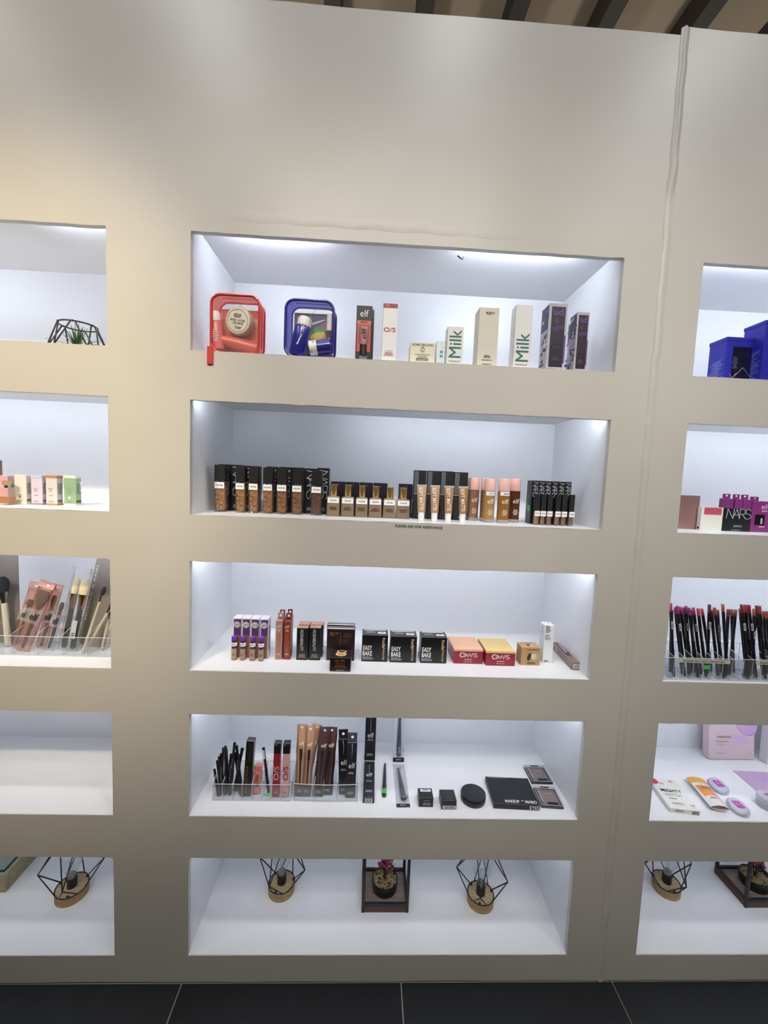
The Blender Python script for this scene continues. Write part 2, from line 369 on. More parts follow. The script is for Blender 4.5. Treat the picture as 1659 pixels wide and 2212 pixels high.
# solid wall behind the niches and floor with tiles
kind(box('wall_rear', -3.2, 3.4, DEP + .02, DEP + .04, 0, WALLTOP - .02, PAINT, None, 0))
TILE = [mat(h, .42, noise=.18, nscale=25, spec=.3, name='black_floor_tile') for h in ('#1d1f21', '#212325', '#1b1c1f')]
fl = kind(box('floor', -4.5, 4.5, -5, 0.4, -.03, -.0045, mat('#a3a29e', .8, name='tile_grout'), None, 0))
TM = {}
for ix in range(-5, 6):
    for iy in range(0, 6):
        xa = .137 + ix * .5885; ya = -.09 - iy * .5885 + (.5885 if 0 else 0)
        x0, x1 = xa + .002, xa + .5885 - .002; yb0, yb1 = -(iy + 1) * .5885 + .0012, -iy * .5885 - .0012
        m = TILE[(ix * 7 + iy * 3) % 3]
        if m.name not in TM:
            o = box('tile', -.2924, .2924, -.2924, .2924, -.0045, 0, m, fl, .0008); TM[m.name] = o.data
        else:
            o = bpy.data.objects.new('tile', TM[m.name]); COL.objects.link(o); o.parent = fl
        o.location = ((x0 + x1) / 2, (yb0 + yb1) / 2, 0)
ce = kind(box('ceiling', -5, 5, -5, 3.4, 3.42, 3.46, mat('#b8a892', .8, name='ceiling_board'), None, 0))
for k in range(-12, 13):
    x = .156 + k * .3835; box('ceiling_beam', x - .034, x + .034, -5, 3.3, 3.30, 3.42, mat('#4a4543', .7, name='dark_beam'), ce, .001)
for k, (x, y, wts, c) in enumerate(DOWNLIGHTS):
    t = Thing('ceiling_downlight', 'round white downlight on the ceiling, %s of the %s row' % (['first', 'second', 'third', 'fourth', 'fifth'][k if k < 5 else k - 5], 'wall-side' if k < 5 else 'rear'), 'lamp', (x, y, 3.3), group='ceiling downlights')
    loft('housing', [(0, 0, -.04, .075, .075), (0, 0, 0, .075, .075)], WHITE, t.e, 24)
    loft('diffuser', [(0, 0, -.044, .062, .062), (0, 0, -.041, .062, .062)], emit(c, 4, 'diffuser_glow'), t.e, 24)
    la = bpy.data.lights.new('downlight', 'AREA'); la.shape = 'DISK'; la.size = .16; la.energy = wts; la.color = c
    lo = bpy.data.objects.new('bulb_light', la); COL.objects.link(lo); lo.parent = t.e; lo.location = (0, 0, -.05)

for k, (x, y, ax, az, hc, wts, c) in enumerate(SPOTS):
    t = Thing('track_spotlight', 'black track spotlight aimed at the shelving wall, %s of four' % ordl(k, 4), 'lamp', (x, y, 3.3), group='track spotlights')
    d = (Vector((ax, 0, az)) - Vector((x, y, 3.2))).normalized(); q = d.to_track_quat('-Z', 'Y').to_euler()
    tubes('stem', [[(0, 0, 0), (0, 0, -.06)]], .006, BLACK, t.e); o = loft('can', [(0, 0, -.06, .04, .04), (0, 0, .06, .04, .04)], BLACK, t.e, 20, capa=False); o.location = (0, 0, -.1); o.rotation_euler = q
    la = bpy.data.lights.new('spot_beam', 'SPOT'); la.energy = wts; la.color = c; la.spot_size = math.radians(2 * hc); la.spot_blend = 1.0; la.shadow_soft_size = .07
    lo = bpy.data.objects.new('lamp_beam', la); COL.objects.link(lo); lo.parent = t.e; lo.location = Vector((0, 0, -.1)) + d * .065; lo.rotation_euler = q
# two unseen globes added behind the wall only to brighten the ceiling above
for (x, y) in ((-.6, 1.5), (1.5, 1.5)):
    t = Thing('fill_globe', 'added unseen white fill globe behind the shelving wall, %s one' % ('left' if x < 0 else 'right'), 'lamp', (x, y, 2.2), group='added fill globes behind the wall')
    loft('globe', [(0, 0, -.1 * math.cos(PI * k / 10), .1 * math.sin(PI * k / 10) + .001, .1 * math.sin(PI * k / 10) + .001) for k in range(11)], emit((1, .93, .82), 45, 'fill_glow'), t.e, 24); tubes('cord', [[(0, 0, .1), (0, 0, 1.22)]], .003, BLACK, t.e); loft('canopy', [(0, 0, 1.17, .05, .05), (0, 0, 1.22, .05, .05)], BLACK, t.e, 20)
# ------------------------------------------------------------------ centre column, top niche
def pouch(name, label, z, u0, u1, vb, vt, y, d, hexc, tint):
    x, yy, w, h = fit(z, u0, u1, vb, vt, y); r = .022
    t = Thing(name, label, 'bag', (x, yy, z), w, d, h)
    pm = mat(hexc, .22, spec=.7, coat=.4); side = clear(tint, .90, .06, 'tinted_vinyl')
    fl_ = rrect(w - .006, h - .004, r, 6, .002); bl = [(a * .95 + .006, b * .96 + .001) for a, b in fl_]
    F = [(a, 0.004, b) for a, b in fl_]; B = [(a, d - .004, b) for a, b in bl]
    tubes('front_piping', [F + F[:1]], .0034, pm, t.e, 8); tubes('rear_piping', [B + B[:1]], .0026, pm, t.e, 8)
    n = len(F); g = pyd('gusset', F + B, [(i, (i + 1) % n, n + (i + 1) % n, n + i) for i in range(n)], side, t.e, True)
    bz = [((F[i][0] + B[i][0]) / 2, d / 2, (F[i][2] + B[i][2]) / 2 + .001) for i in range(n)]
    tubes('zip', [bz[5:16]], .0016, pm, t.e, 6)
    pyd('front_window', F, [tuple(range(n))], FILM, t.e); pyd('rear_window', B, [tuple(range(n))], FILM, t.e)
    # a crease that catches the light
    tubes('crease', [[(.0, .002, h * .62), (.006, .0005, h * .74), (.016, .0015, h * .84)]], .0012, FILM, t.e, 5)
    return t
RED, RD2 = '#c8372f', 'e0675c'
tb = pouch('clear_vinyl_pouch', 'clear vinyl pouch with red piping, holding a round cream jar', F1, 452, 562, 760, 634, .012, .044, RED, RD2)
# pull tab that hangs over the niche edge
box('zip_pull', -tb.w / 2 + .001, -tb.w / 2 + .015, -.016, -.0135, -.032, .010, mat(RED, .35), tb.e, .001); box('pull_link', -tb.w / 2 + .006, -tb.w / 2 + .010, -.015, .002, .007, .011, mat(RED, .35), tb.e, .0008)
X0, W0 = tb.e.location.x, tb.w
c = Thing('folded_card', 'red and orange printed card inside the red-piped pouch', 'card', (X0 + .004, .046, F1 + .006), W0 * .78, .0012, tb.h * .78)
c.body(mat('#c5402f', .5), 'card_sheet', .0003); c.quad('front', .78, .35, c.w * .34, c.h * .6, mat('#e07b3c', .5)); c.quad('front', .82, .72, c.w * .24, c.h * .2, mat('#d9a184', .5))
j = Thing('cream_jar', 'round cream jar with printed base turned outwards in red-piped pouch', 'jar', (X0 + .006, .016, F1 + .078))
j.e.rotation_euler = (PI / 2 + math.radians(6), 0, math.radians(-9))
loft('jar_cup', [(0, 0, -.024, .031, .031), (0, 0, -.004, .033, .033), (0, 0, 0, .031, .031)], mat('#c9b49c', .35), j.e, 36)
jd = loft('jar_base', [(0, 0, .0001, .030, .030), (0, 0, .0012, .029, .029)], mat('#e6dfcb', .5), j.e, 36)
def onjar(me, nm, x, y, w, h, rot=0, zz=.0016, par=None):
    o = bpy.data.objects.new(nm, me); COL.objects.link(o); o.parent = par or jd; o.matrix_basis = Matrix.Translation((x, y, zz)) @ Matrix.Rotation(math.radians(rot), 4, 'Z') @ Matrix.Diagonal((w, h, 1, 1)); return o
GREYP = mat('#4a4540', .6)
onjar(discmesh(GREYP, 40, .485), 'ring_print', 0, 0, .052, .052)
onjar(textmesh('BOM DIA', GREYP, .02), 'lettering', 0, -.006, .026, .0055, 172); onjar(textmesh('BRIGHT CREAM', GREYP, .02), 'lettering', 0, .001, .036, .0055, 172)
onjar(printlines(3, GREYP), 'fine_print', 0, .012, .024, .009, 172); onjar(printlines(2, GREYP), 'fine_print', 0, -.015, .022, .006, 172)
b = Thing('small_bottle', 'small coral bottle with white cap inside the red-piped pouch', 'bottle', mtx=Matrix.Translation((X0 - .044, .030, F1 + .012)) @ Matrix.Rotation(math.radians(-6), 4, 'Y'))
loft('bottle_body', [(0, 0, 0, .015, .012), (0, 0, .06, .015, .012), (0, 0, .066, .011, .010)], mat('#cf4c48', .3), b.e, 20); loft('cap', [(0, 0, .066, .012, .011), (0, 0, .084, .0125, .0115), (0, 0, .089, .010, .009)], mat('#eadfda', .4), b.e, 20)
b.w, b.d, b.h = .03, .024, .066; b.lines('front', .5, .45, .016, .03, 6, mat('#f0c0b4', .6), eps=.0008)
lb = Thing('lotion_tube', 'peach lotion tube lying across the bottom of red-piped pouch', 'tube', mtx=Matrix.Translation((X0 + .030, .034, F1 + .022)) @ Matrix.Rotation(math.radians(-78), 4, 'Y'))
loft('tube_body', [(0, 0, -.016, .018, .004), (0, 0, .03, .016, .013), (0, 0, .055, .013, .013)], mat('#d4523f', .3), lb.e, 20); loft('cap', [(0, 0, .055, .012, .012), (0, 0, .07, .012, .012)], mat('#d9573f', .3), lb.e, 20)

tb = pouch('clear_vinyl_pouch', 'clear vinyl pouch with navy piping, holding navy bottles', F1, 613, 722, 767, 645, .012, .044, '#2b2780', '4a48a8')
X0, W0 = tb.e.location.x, tb.w
c = Thing('folded_card', 'purple printed card with yellow artwork inside the navy-piped pouch', 'card', (X0 + .006, .047, F1 + .006), W0 * .80, .0012, tb.h * .80)
c.body(mat('#4b3d6e', .5), 'card_sheet', .0003)
for (a, b_, ww, hh, col) in ((.62, .62, .035, .022, '#3f8f5e'), (.60, .52, .04, .016, '#d6c24a'), (.72, .42, .035, .03, '#cf8a4c'), (.80, .72, .03, .02, '#b44a86'), (.55, .8, .05, .004, '#e8e2f0')):
    c.put(discmesh(mat(col, .5), 20), 'artwork_shape', 'front', a, b_, ww, hh, 20, .0004 + .4 * ww * .001)
navy = mat('#2c2a86', .25, coat=.3); OFFW = mat('#e4e2da', .45)
b = Thing('body_spray_bottle', 'navy bottle with big white cap tilted inside navy-piped pouch', 'bottle', mtx=Matrix.Translation((X0 - .030, .026, F1 + .006)) @ Matrix.Rotation(math.radians(12), 4, 'Y'))
loft('bottle_body', [(0, 0, 0, .019, .015), (0, 0, .004, .021, .017), (0, 0, .066, .021, .017), (0, 0, .072, .018, .015)], navy, b.e, 24); loft('cap', [(0, 0, .072, .0175, .0155), (0, 0, .088, .0175, .0155), (0, 0, .094, .013, .011)], OFFW, b.e, 24)
b.w, b.d, b.h = .04, .034, .07; b.lines('front', .55, .5, .04, .006, 1, mat('#d8d8ee', .6), rot=78, eps=.001)
b = Thing('round_jar', 'shiny navy jar with white paper band inside navy-piped pouch', 'jar', mtx=Matrix.Translation((X0 + .026, .026, F1 + .026)) @ Matrix.Rotation(math.radians(80), 4, 'Y') @ Matrix.Rotation(math.radians(90), 4, 'Z'))
loft('jar_cup', [(0, 0, -.030, .020, .018), (0, 0, -.026, .024, .020), (0, 0, .026, .024, .020), (0, 0, .030, .020, .016)], navy, b.e, 28); loft('paper_band', [(0, 0, -.024, .0246, .0206), (0, 0, -.006, .0246, .0206)], OFFW, b.e, 28, capa=False, capb=False)
o = tb.text('DELICIA DRENCH', 'front', 0, 0, .036, .006, GREYP, rot=84, off=(.008, .0036, .026)); o.name = 'jar_band_lettering'
o.parent = b.e; o.matrix_parent_inverse = Matrix.Identity(4); o.matrix_basis = b.e.matrix_basis.inverted() @ (Matrix.Translation((X0 + .010, .004, F1 + .027)) @ FACE['front'] @ Matrix.Rotation(math.radians(80), 4, 'Z') @ Matrix.Diagonal((.036, .006, 1, 1)))
b = Thing('mist_spray', 'slim dark bottle with long white cap inside navy-piped pouch', 'bottle', (X0 + .048, .026, F1 + .008))
loft('bottle_body', [(0, 0, 0, .008, .008), (0, 0, .060, .008, .008)], mat('#2a2438', .2), b.e, 18); loft('cap', [(0, 0, .060, .0085, .0085), (0, 0, .100, .008, .008)], OFFW, b.e, 18); b.w = b.d = .016; b.h = .06; b.lines('front', .5, .5, .036, .005, 1, WPRINT, rot=90, eps=.0006)

Y1 = .02
for (u0, u1, vb, vt, yy, lab) in ((775, 807, 776, 668, Y1 + .045, 'black and maroon lip gloss box behind the coral window box'), (769, 803, 775, 660, Y1, 'black lip gloss box with coral window, red-tinted tube showing')):
    t = carton('lip_gloss_box', lab, F1, u0, u1, vb, vt, .028, mat('#16161a' if yy == Y1 else '#3a1c26', .4), y=yy, group='window boxes on the top shelf')
    if yy == Y1:
        t.quad('front', .5, .70, t.w * .86, .008, mat('#d9796c', .5)); t.lines('front', .5, .70, t.w * .7, .005, 2, mat('#5c211d', .6))
        t.quad('front', .5, .42, t.w * .86, t.h * .50, mat('#c04f46', .5), 'window_back')
        t.text('elf', 'front', .5, .86, t.w * .52, .016, WPRINT)
        g = loft('gloss_tube', [(0, 0, t.h * .12, .0075, .004), (0, 0, t.h * .30, .0085, .004), (0, 0, t.h * .34, .012, .0035), (0, 0, t.h * .62, .013, .0012)], mat('#a06a66', .25, coat=.5), t.e, 16); g.location.y = -t.d / 2
        g2 = loft('tube_cap', [(0, 0, t.h * .11, .0085, .0042), (0, 0, t.h * .30, .0085, .0042)], BLACK, t.e, 16); g2.location.y = -t.d / 2
        t.text('elf', 'front', .5, .50, .026, .013, mat('#4a2a2c', .5), rot=90, eps=.0042)
        t.lines('front', .5, .07, t.w * .6, .010, 3, GPRINT)
t = carton('serum_box', 'slim white box with dark red top band and small red mark', F1, 826, 857, 777, 656, .030, mat('#e9e6e4', .45), y=Y1)
t.quad('front', .5, .965, t.w, t.h * .07, mat('#a3243a', .45)); t.lines('front', .3, .965, t.w * .4, .004, 2, mat('#e0b0b8', .6)); t.text('O/S', 'front', .5, .56, t.w * .82, .0105, mat('#a3243a', .5), bold=.02)
t.text('OIL SERUM', 'front', .5, .20, t.w * .55, .0026, mat('#a3243a', .5)); t.lines('front', .5, .14, t.w * .75, .010, 4, mat('#c07080', .6))
t = carton('face_base_box', 'small cream carton with crest, lowest box on the top shelf', F1, 886, 939, 782, 740, .045, mat('#e4ddc8', .5), y=Y1 - .004)
BR = mat('#3a342e', .6); t.text('BOBBI BROWN', 'front', .5, .89, t.w * .84, .0052, BR, bold=.01); t.put(discmesh(mat('#8d8676', .6), 20, .36), 'crest_ring', 'front', .5, .66, .011, .012); t.text('i', 'front', .5, .65, .002, .006, mat('#8d8676', .6)); t.quad('front', .5, .79, .006, .0015, mat('#8d8676', .6), 'crest_bar')
t.text('VITAMIN ENRICHED', 'front', .5, .43, t.w * .62, .003, GREYP); t.text('FACE BASE', 'front', .5, .34, t.w * .36, .003, GREYP); t.lines('front', .5, .20, t.w * .66, .008, 3, GREYP)
TEAL = mat('#1f6b66', .45)
t = carton('small_primer_box', 'smallest white carton with teal blocks, half behind the shorter lettered primer box', F1, 943, 958, 783, 736, .030, mat('#dfe6ea', .45), y=Y1 + .02)
for b_ in (.10, .42, .58): t.quad('front', .72, b_, t.w * .45, .006, mat('#4aa0a4', .5))
t.quad('front', .93, .75, .001, .004, INK)
for (u0, u1, vb, vt, d, lab, yy) in ((966, 1000, 788, 705, .034, 'short white primer carton with large green upright lettering', Y1 - .002), (1112, 1148, 792, 658, .036, 'tall white primer carton with large green upright lettering', Y1 - .002)):
    t = carton('primer_box', lab, F1, u0, u1, vb, vt, d, mat('#e6e4e0', .45), y=yy, group='lettered primer cartons')
    hh = .066 if vt > 700 else .068
    t.text('Milk', 'front', .5, .5, hh, t.w * .76, TEAL, rot=90, bold=0, off=(0, -t.d / 2 - .0006, .052)); t.text('MAKEUP', 'front', .5, .5, t.w * .72, .0042, GREYP, off=(0, -t.d / 2 - .0006, .010))
t = carton('brow_gel_box', 'tall plain cream carton with dented front and black name at top', F1, 1033, 1076, 788, 664, .045, mat('#d8d3c2', .5, bump=.5, nscale=30), y=Y1)
t.text('REFY', 'front', .56, .905, t.w * .44, .0062, INK, bold=.03); t.lines('front', .5, .18, t.w * .42, .007, 3, GREYP); t.lines('front', .5, .12, t.w * .8, .003, 1, GREYP); t.lines('front', .5, .05, t.w * .7, .003, 1, GREYP)
PUR = mat('#7a3f9e', .45); UDG = mat('#b9b3bd', .5, noise=.3, nscale=80)
for (u0, u1, vb, vt, d, lab, yy) in ((1238, 1262, 797, 690, .034, 'black spray box tucked behind the shorter purple-lettered spray box', Y1 + .05), (1183, 1222, 797, 655, .046, 'large black spray carton with purple gothic letters', Y1 - .006), (1243, 1270, 798, 674, .036, 'smaller black spray carton with purple gothic letters, end of top shelf', Y1 - .004)):
    t = carton('setting_spray_box', lab, F1, u0, u1, vb, vt, d, UDG, y=yy, group='setting spray cartons')
    t.quad('front', .52, .5, t.w * .76, t.h * .90, mat('#1d1622', .4), 'dark_panel'); t.quad('front', .95, .32, t.w * .10, t.h * .42, mat('#6d3f8c', .45))
    t.text('ud', 'front', .52, .875, t.w * .5, .016 * t.h / .15, PUR, bold=.025, eps=.0008); t.text('all\nnighter', 'front', .5, .68, t.w * .62, .030 * t.h / .15, PUR, rot=12, eps=.0008)
    t.text('LONG\nLASTING\nSPRAY', 'front', .48, .42, t.w * .62, .03 * t.h / .15, mat('#47305a', .5), eps=.0008); t.lines('front', .5, .17, t.w * .5, .010, 4, mat('#5c4a68', .6), eps=.0008)
    rr = random.Random(int(u0))
    for k in range(14): t.quad('left', rr.uniform(.2, .8), rr.uniform(.06, .95), rr.uniform(.008, .03), rr.uniform(.003, .009), mat(rr.choice(['#2a2430', '#3c3048', '#6f4a86', '#e4e0e6', '#241c2a']), .5), eps=.0004 + k * .00002, rot=rr.choice([0, 18, -12]))
    t.quad('left', .5, .80, t.d * .9, t.h * .36, mat('#2f2838', .5), eps=.0002)

# ------------------------------------------------------------------ centre column, second niche
NB = mat('#15161b', .38); SIL = mat('#c6c8cc', .35)
nb = [(472, 497, 1003), (498, 521, 1004), (523, 546, 1006), (547, 560, 1007), (574, 598, 1008), (604, 629, 1009), (631, 655, 1010), (657, 682, 1012), (684, 710, 1011)]
for i, (u0, u1, vt) in enumerate(nb):
    t = carton('foundation_carton', 'black foundation carton with thin silver letters, %s of nine behind the square bottles' % (['first', 'second', 'third', 'fourth', 'fifth', 'sixth', 'seventh', 'eighth', 'ninth'][i]), F2, u0, u1, 1099 + .042 * (u0 - 470), vt, .030 if i != 3 else .026, NB, y=.152, group='black foundation cartons')
    if i != 3:
        t.put(narsmesh(SIL), 'lettering', 'front', .55, .64, t.h * .62, t.w * .66, -90, .0006)
        t.quad('top', .5, .08, t.w * .9, .0014, SIL, 'silver_line'); t.lines('front', .5, .10, t.w * .6, .010, 3, GPRINT)
nbt = [(462, 486, 1106, 1004, '#bd8f5c'), (508, 529, 1107, 1007, '#b98d52'), (536, 557, 1108, 1008, '#bb8c60'), (567, 589, 1109, 1010, '#ab7d4a'), (597, 619, 1110, 1011, '#a27040'), (630, 652, 1112, 1013, '#9a6438'), (672, 695, 1114, 1016, '#683c27')]
shade = ['tan', 'golden beige', 'peach beige', 'caramel', 'amber brown', 'chestnut', 'dark brown']
for i, (u0, u1, vb, vt, hx) in enumerate(nbt):
    x, y, w, h = fit(F2, u0, u1, vb, vt, .098); d = w * .98
    t = Thing('foundation_bottle', '%s foundation tester bottle with square black cap, %s of seven' % (shade[i], ordl(i, 7)), 'bottle', (x, y + d / 2, F2), w, d, h, math.radians(random.uniform(-3, 3)), 'square foundation tester bottles')
    hc = h * .655; box('cap', -w * .47, w * .47, -d * .47, d * .47, hc, h, mat('#1c1a1b', .42), t.e, .0008)
    box('glass_body', -w / 2, w / 2, -d / 2, d / 2, 0, hc - .001, clear('f3ece4', .95, .05, 'bottle_glass'), t.e, .0015, 2)
    loft('liquid', [(0, 0, .006, w * .30, d * .30), (0, 0, .010, w * .40, d * .40), (0, 0, hc * .9, w * .42, d * .42)], mat(hx, .35), t.e, 20, exp=5); t.lab = 0
    lbq = t.quad('front', .5, .57, w * .88, h * .13, TESTER, 'tester_label', .0006); t.text('TESTER', 'front', .5, .57, w * .70, .0040, INK, bold=.03, eps=.0009)
    t.put(narsmesh(mat('#4a2a18', .5), .045), 'lettering', 'front', .5, .27, h * .42, w * .74, -90, .0007)
elb = [(705, 734), (736, 765), (767, 795), (796, 825), (827, 855), (856, 886)]
elc = ['#a17a4e', '#9c7048', '#93683c', '#8c6636', '#84592c', '#86602e']
for i, (u0, u1) in enumerate([(714, 744), (745, 775), (776, 805), (806, 836), (861, 890)]):
    t = carton('navy_carton', 'navy carton with small gold mark, %s of five behind the gold-capped bottles' % ordl(i, 5), F2, u0, u1, 1110 + (u0 - 714) * .035, 1040.5 + (u0 - 714) * .035, .032, mat('#16162c', .4), y=.142, group='navy cartons behind gold caps')
    t.put(discmesh(mat('#b48a3c', .3, 1), 4, .3), 'gold_mark', 'front', .52, .91, .008, .008, 45); t.quad('top', .5, .5, t.w * .98, t.d * .98, mat('#1d1d38', .5), 'lid_flap')
for i, (u0, u1) in enumerate(elb):
    vb = 1116 + i * 1.2; x, y, w, h = fit(F2, u0, u1, vb, 1072 + i * 1.4, .094); d = w * .72
    t = Thing('foundation_bottle', 'frosted foundation tester bottle with gold cap, %s of six' % ordl(i, 6), 'bottle', (x, y + d / 2, F2), w, d, h, 0, 'gold-capped tester bottles')
    fm = clear('c9b59a', .66, .35, 'frosted_glass')
    loft('glass_body', [(0, 0, 0, w * .49, d * .49), (0, 0, .002, w * .5, d * .5), (0, 0, h - .005, w * .485, d * .48), (0, 0, h - .001, w * .44, d * .42), (0, 0, h, w * .36, d * .34)], fm, t.e, 28, exp=6)
    loft('liquid', [(0, 0, .007, w * .41, d * .40), (0, 0, h - .008, w * .41, d * .40)], mat(elc[i], .4), t.e, 28, exp=7)
    GOLD = mat('#ecca7c', .22, .92)
    hcap = h * .60; loft('cap', [(0, 0, h, w * .25, w * .25), (0, 0, h + .002, w * .275, w * .275), (0, 0, h + hcap - .001, w * .275, w * .275), (0, 0, h + hcap, w * .25, w * .25)], GOLD, t.e, 24)
    t.quad('front', .5, .80, w * .84, h * .26, TESTER, 'tester_label', .0006); t.text('TESTER', 'front', .5, .80, w * .52, .0040, INK, bold=.03, eps=.0009); t.lines('front', .5, .40, w * .66, .010, 4, mat('#4a351c', .6), seed=i)
for i, (u0, u1, vt) in enumerate([(893, 919, 1016), (922, 949, 1017), (951, 978, 1018), (980, 1009, 1020)]):
    t = carton('tall_makeup_carton', 'tall black carton with grey speckled stripe, %s of four behind the tubes' % ordl(i, 4), F2, u0, u1, 1117 + (u0 - 893) * .03, vt, .026, mat('#201d20', .4), y=.118, group='tall black cartons behind tubes')
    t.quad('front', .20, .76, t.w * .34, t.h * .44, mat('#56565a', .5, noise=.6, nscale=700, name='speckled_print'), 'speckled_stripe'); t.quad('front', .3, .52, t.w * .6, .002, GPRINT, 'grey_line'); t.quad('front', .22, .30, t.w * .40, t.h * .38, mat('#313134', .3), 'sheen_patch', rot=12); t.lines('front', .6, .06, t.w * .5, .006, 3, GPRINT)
tubc = ['#c19a78', '#b88e6a', '#ac8058', '#a3764a']
for i, (ub, ut) in enumerate([(909.5, 911.6), (938, 940.4), (967.5, 970.6), (998.5, 1001.3)]):
    m4, L = lean(F2, ub, 1124 + i * 1.0, ut, 1047 + i * 1.2, .004, yb=.062)
    t = Thing('foundation_tube', 'tan squeeze tube standing on its white cap, %s of four' % ordl(i, 4), 'tube', group='tan squeeze tubes', mtx=m4); k = L
    loft('cap', [(0, 0, .0002, .0075, .0075), (0, 0, k * .24, .0082, .0082)], WHITE, t.e, 20)
    tm = mat(tubc[i], .35, coat=.2); loft('tube_body', [(0, 0, k * .24, .0092, .0088), (0, 0, k * .30, .0098, .0088), (0, 0, k * .7, .0115, .0055), (0, 0, k * .95, .0128, .0012)], tm, t.e, 24)
    box('crimp', -.0130, .0130, -.0011, .0011, k * .945, k, mat('#b7b2b0', .3), t.e, .0003)
    t.w, t.d, t.h = .022, .0, k; t.text('SOFT MATTE', 'front', 0, 0, k * .62, .0095, WPRINT, rot=-86, bold=.03, off=(-.0025, -.0092, k * .62))
hal = [(1010.5, 1018, 1120, 1032, '#6e4a3a', .140), (1014, 1037, 1122, 1032, '#8c6450', .118), (1041, 1063, 1124, 1033, '#8a6238', .118), (1048, 1072, 1128, 1034, '#a37c4c', .080), (1079, 1104, 1130, 1034, '#8e6430', .076), (1103, 1127, 1126, 1034, '#55301f', .110)]
hl = ['brown foundation bottle with pink cap, mostly hidden at the left behind another', 'rosy brown foundation bottle with pink cap beside the last tan tube', 'brown foundation bottle with pink cap hidden behind the labelled olive one', 'olive tan foundation bottle with pink cap and white tester label', 'golden brown foundation bottle with peach cap and white tester label', 'darkest brown foundation bottle with pink cap, no tester label']
for i, (u0, u1, vb, vt, hx, yy) in enumerate(hal):
    if i == 0: u1 = 1031
    x, y, w, h = fit(F2, u0, u1, vb, vt, yy); r = w / 2; hc = h * .72
    t = Thing('foundation_bottle', hl[i], 'bottle', (x, yy + r, F2), w, w, h, 0, 'pink-capped foundation bottles')
    loft('glass_base', [(0, 0, 0, r * .96, r * .96), (0, 0, .001, r, r), (0, 0, h * .07, r, r)], clear('e4e0dc', .6, .05, 'thick_glass'), t.e, 28)
    loft('glass_body', [(0, 0, h * .07, r, r), (0, 0, hc - .001, r, r)], mat(hx, .18, coat=.6), t.e, 28); loft('collar', [(0, 0, hc - .002, r * .9, r * .9), (0, 0, hc, r * .9, r * .9)], mat('#4a352c', .4), t.e, 28)
    loft('cap', [(0, 0, hc, r * .97, r * .97), (0, 0, h - .001, r * .97, r * .97), (0, 0, h, r * .93, r * .93)], mat('#dcaea0', .3, coat=.3), t.e, 28)
    if i in (3, 4):
        vs = [(r * 1.02 * math.sin(a), -r * 1.02 * math.cos(a), zz) for a in [-.9 + 1.8 * k / 10 for k in range(11)] for zz in (hc * .86, hc * .985)]
        pyd('tester_label', vs, [(2 * k, 2 * k + 2, 2 * k + 3, 2 * k + 1) for k in range(10)], TESTER, t.e); t.text('TESTER', 'front', .56, 0, w * .5, .0038, INK, bold=.03, off=(w * .06, -r * 1.06, hc * .92))
    t.text('elf', 'front', .5, .5, w * .56, .0125, mat('#eadfce', .5), off=(.0, -r * 1.03, hc * .68)); t.lines('front', .5, .25, w * .5, .016, 6, mat('#d8c8b0', .6), off=(0, -r * 1.02, hc * .32))
sm = [1147.5, 1161, 1174.5, 1189, 1203.5, 1218]
for i, u0 in enumerate(sm):
    t = carton('concealer_carton', 'slim black concealer carton with silver letters, %s of six' % ordl(i, 6), F2, u0, u0 + 14.2, 1126 + i * .5, 1038 + i * .6, .036, NB, y=.092, group='slim black concealer cartons')
    t.put(narsmesh(SIL, .06), 'lettering', 'front', .52, .80, t.h * .33, t.w * .72, -90, .0006)
    if i == 0: t.quad('left', .6, .36, .016, .016, mat('#4fc25a', .5), 'green_sticker'); t.lines('left', .4, .5, t.h * .5, .006, 2, GPRINT, rot=90)
vc = ['#b08f72', '#a88566', '#a27e5c', '#a88468', '#9c7858', '#947050']
for i, uc in enumerate([1161.5, 1174.5, 1188.5, 1206, 1219.7, 1236]):
    x, y, w, h = fit(F2, uc - 5.6, uc + 5.6, 1131 + i * .4, 1067.5 + i * .3, .066); r = w / 2
    t = Thing('concealer_tube', 'small concealer tester tube with black cap, %s of six' % ordl(i, 6), 'tube', (x, y + r, F2), w, w, h, 0, 'black-capped concealer testers')
    loft('vial', [(0, 0, 0, r * .95, r * .95), (0, 0, h * .44, r * .95, r * .95)], clear('f4f0ea', .93, .05, 'vial_glass'), t.e, 16, exp=4); loft('liquid', [(0, 0, .003, r * .7, r * .7), (0, 0, h * .43, r * .7, r * .7)], mat(vc[i], .4), t.e, 16, exp=4)
    loft('cap', [(0, 0, h * .44, r, r), (0, 0, h, r, r)], BLACKM, t.e, 16, exp=4); t.quad('front', .5, .375, w * 1.02, h * .17, TESTER, 'tester_label', .0006); t.text('TESTER', 'front', .5, .375, w * .8, .0032, INK, bold=.03, eps=.0009)
    t.put(narsmesh(mat('#5a4030', .5), .06), 'lettering', 'front', .5, .15, h * .24, w * .6, -90, .0008)
# notice strip taped to the wall face
pa, pb = ony(844, 1132.5, 0), ony(973, 1143, 0); cx, cz = (pa.x + pb.x) / 2, (pa.z + pb.z) / 2
t = Thing('notice_strip', 'clear tape strip reading PLEASE ASK FOR ASSISTANCE below the second shelf', 'sign', (cx, -.0006, cz - .006), .150, .0004, .012, 0)
t.e.rotation_euler = (0, math.radians(.6), 0)
t.quad('front', .5, .5, .150, .012, clear('ffffff', .90, .4, 'tape_film'), 'tape', 0); t.text('PLEASE ASK FOR ASSISTANCE', 'front', .47, .5, .118, .0062, INK, bold=.025)
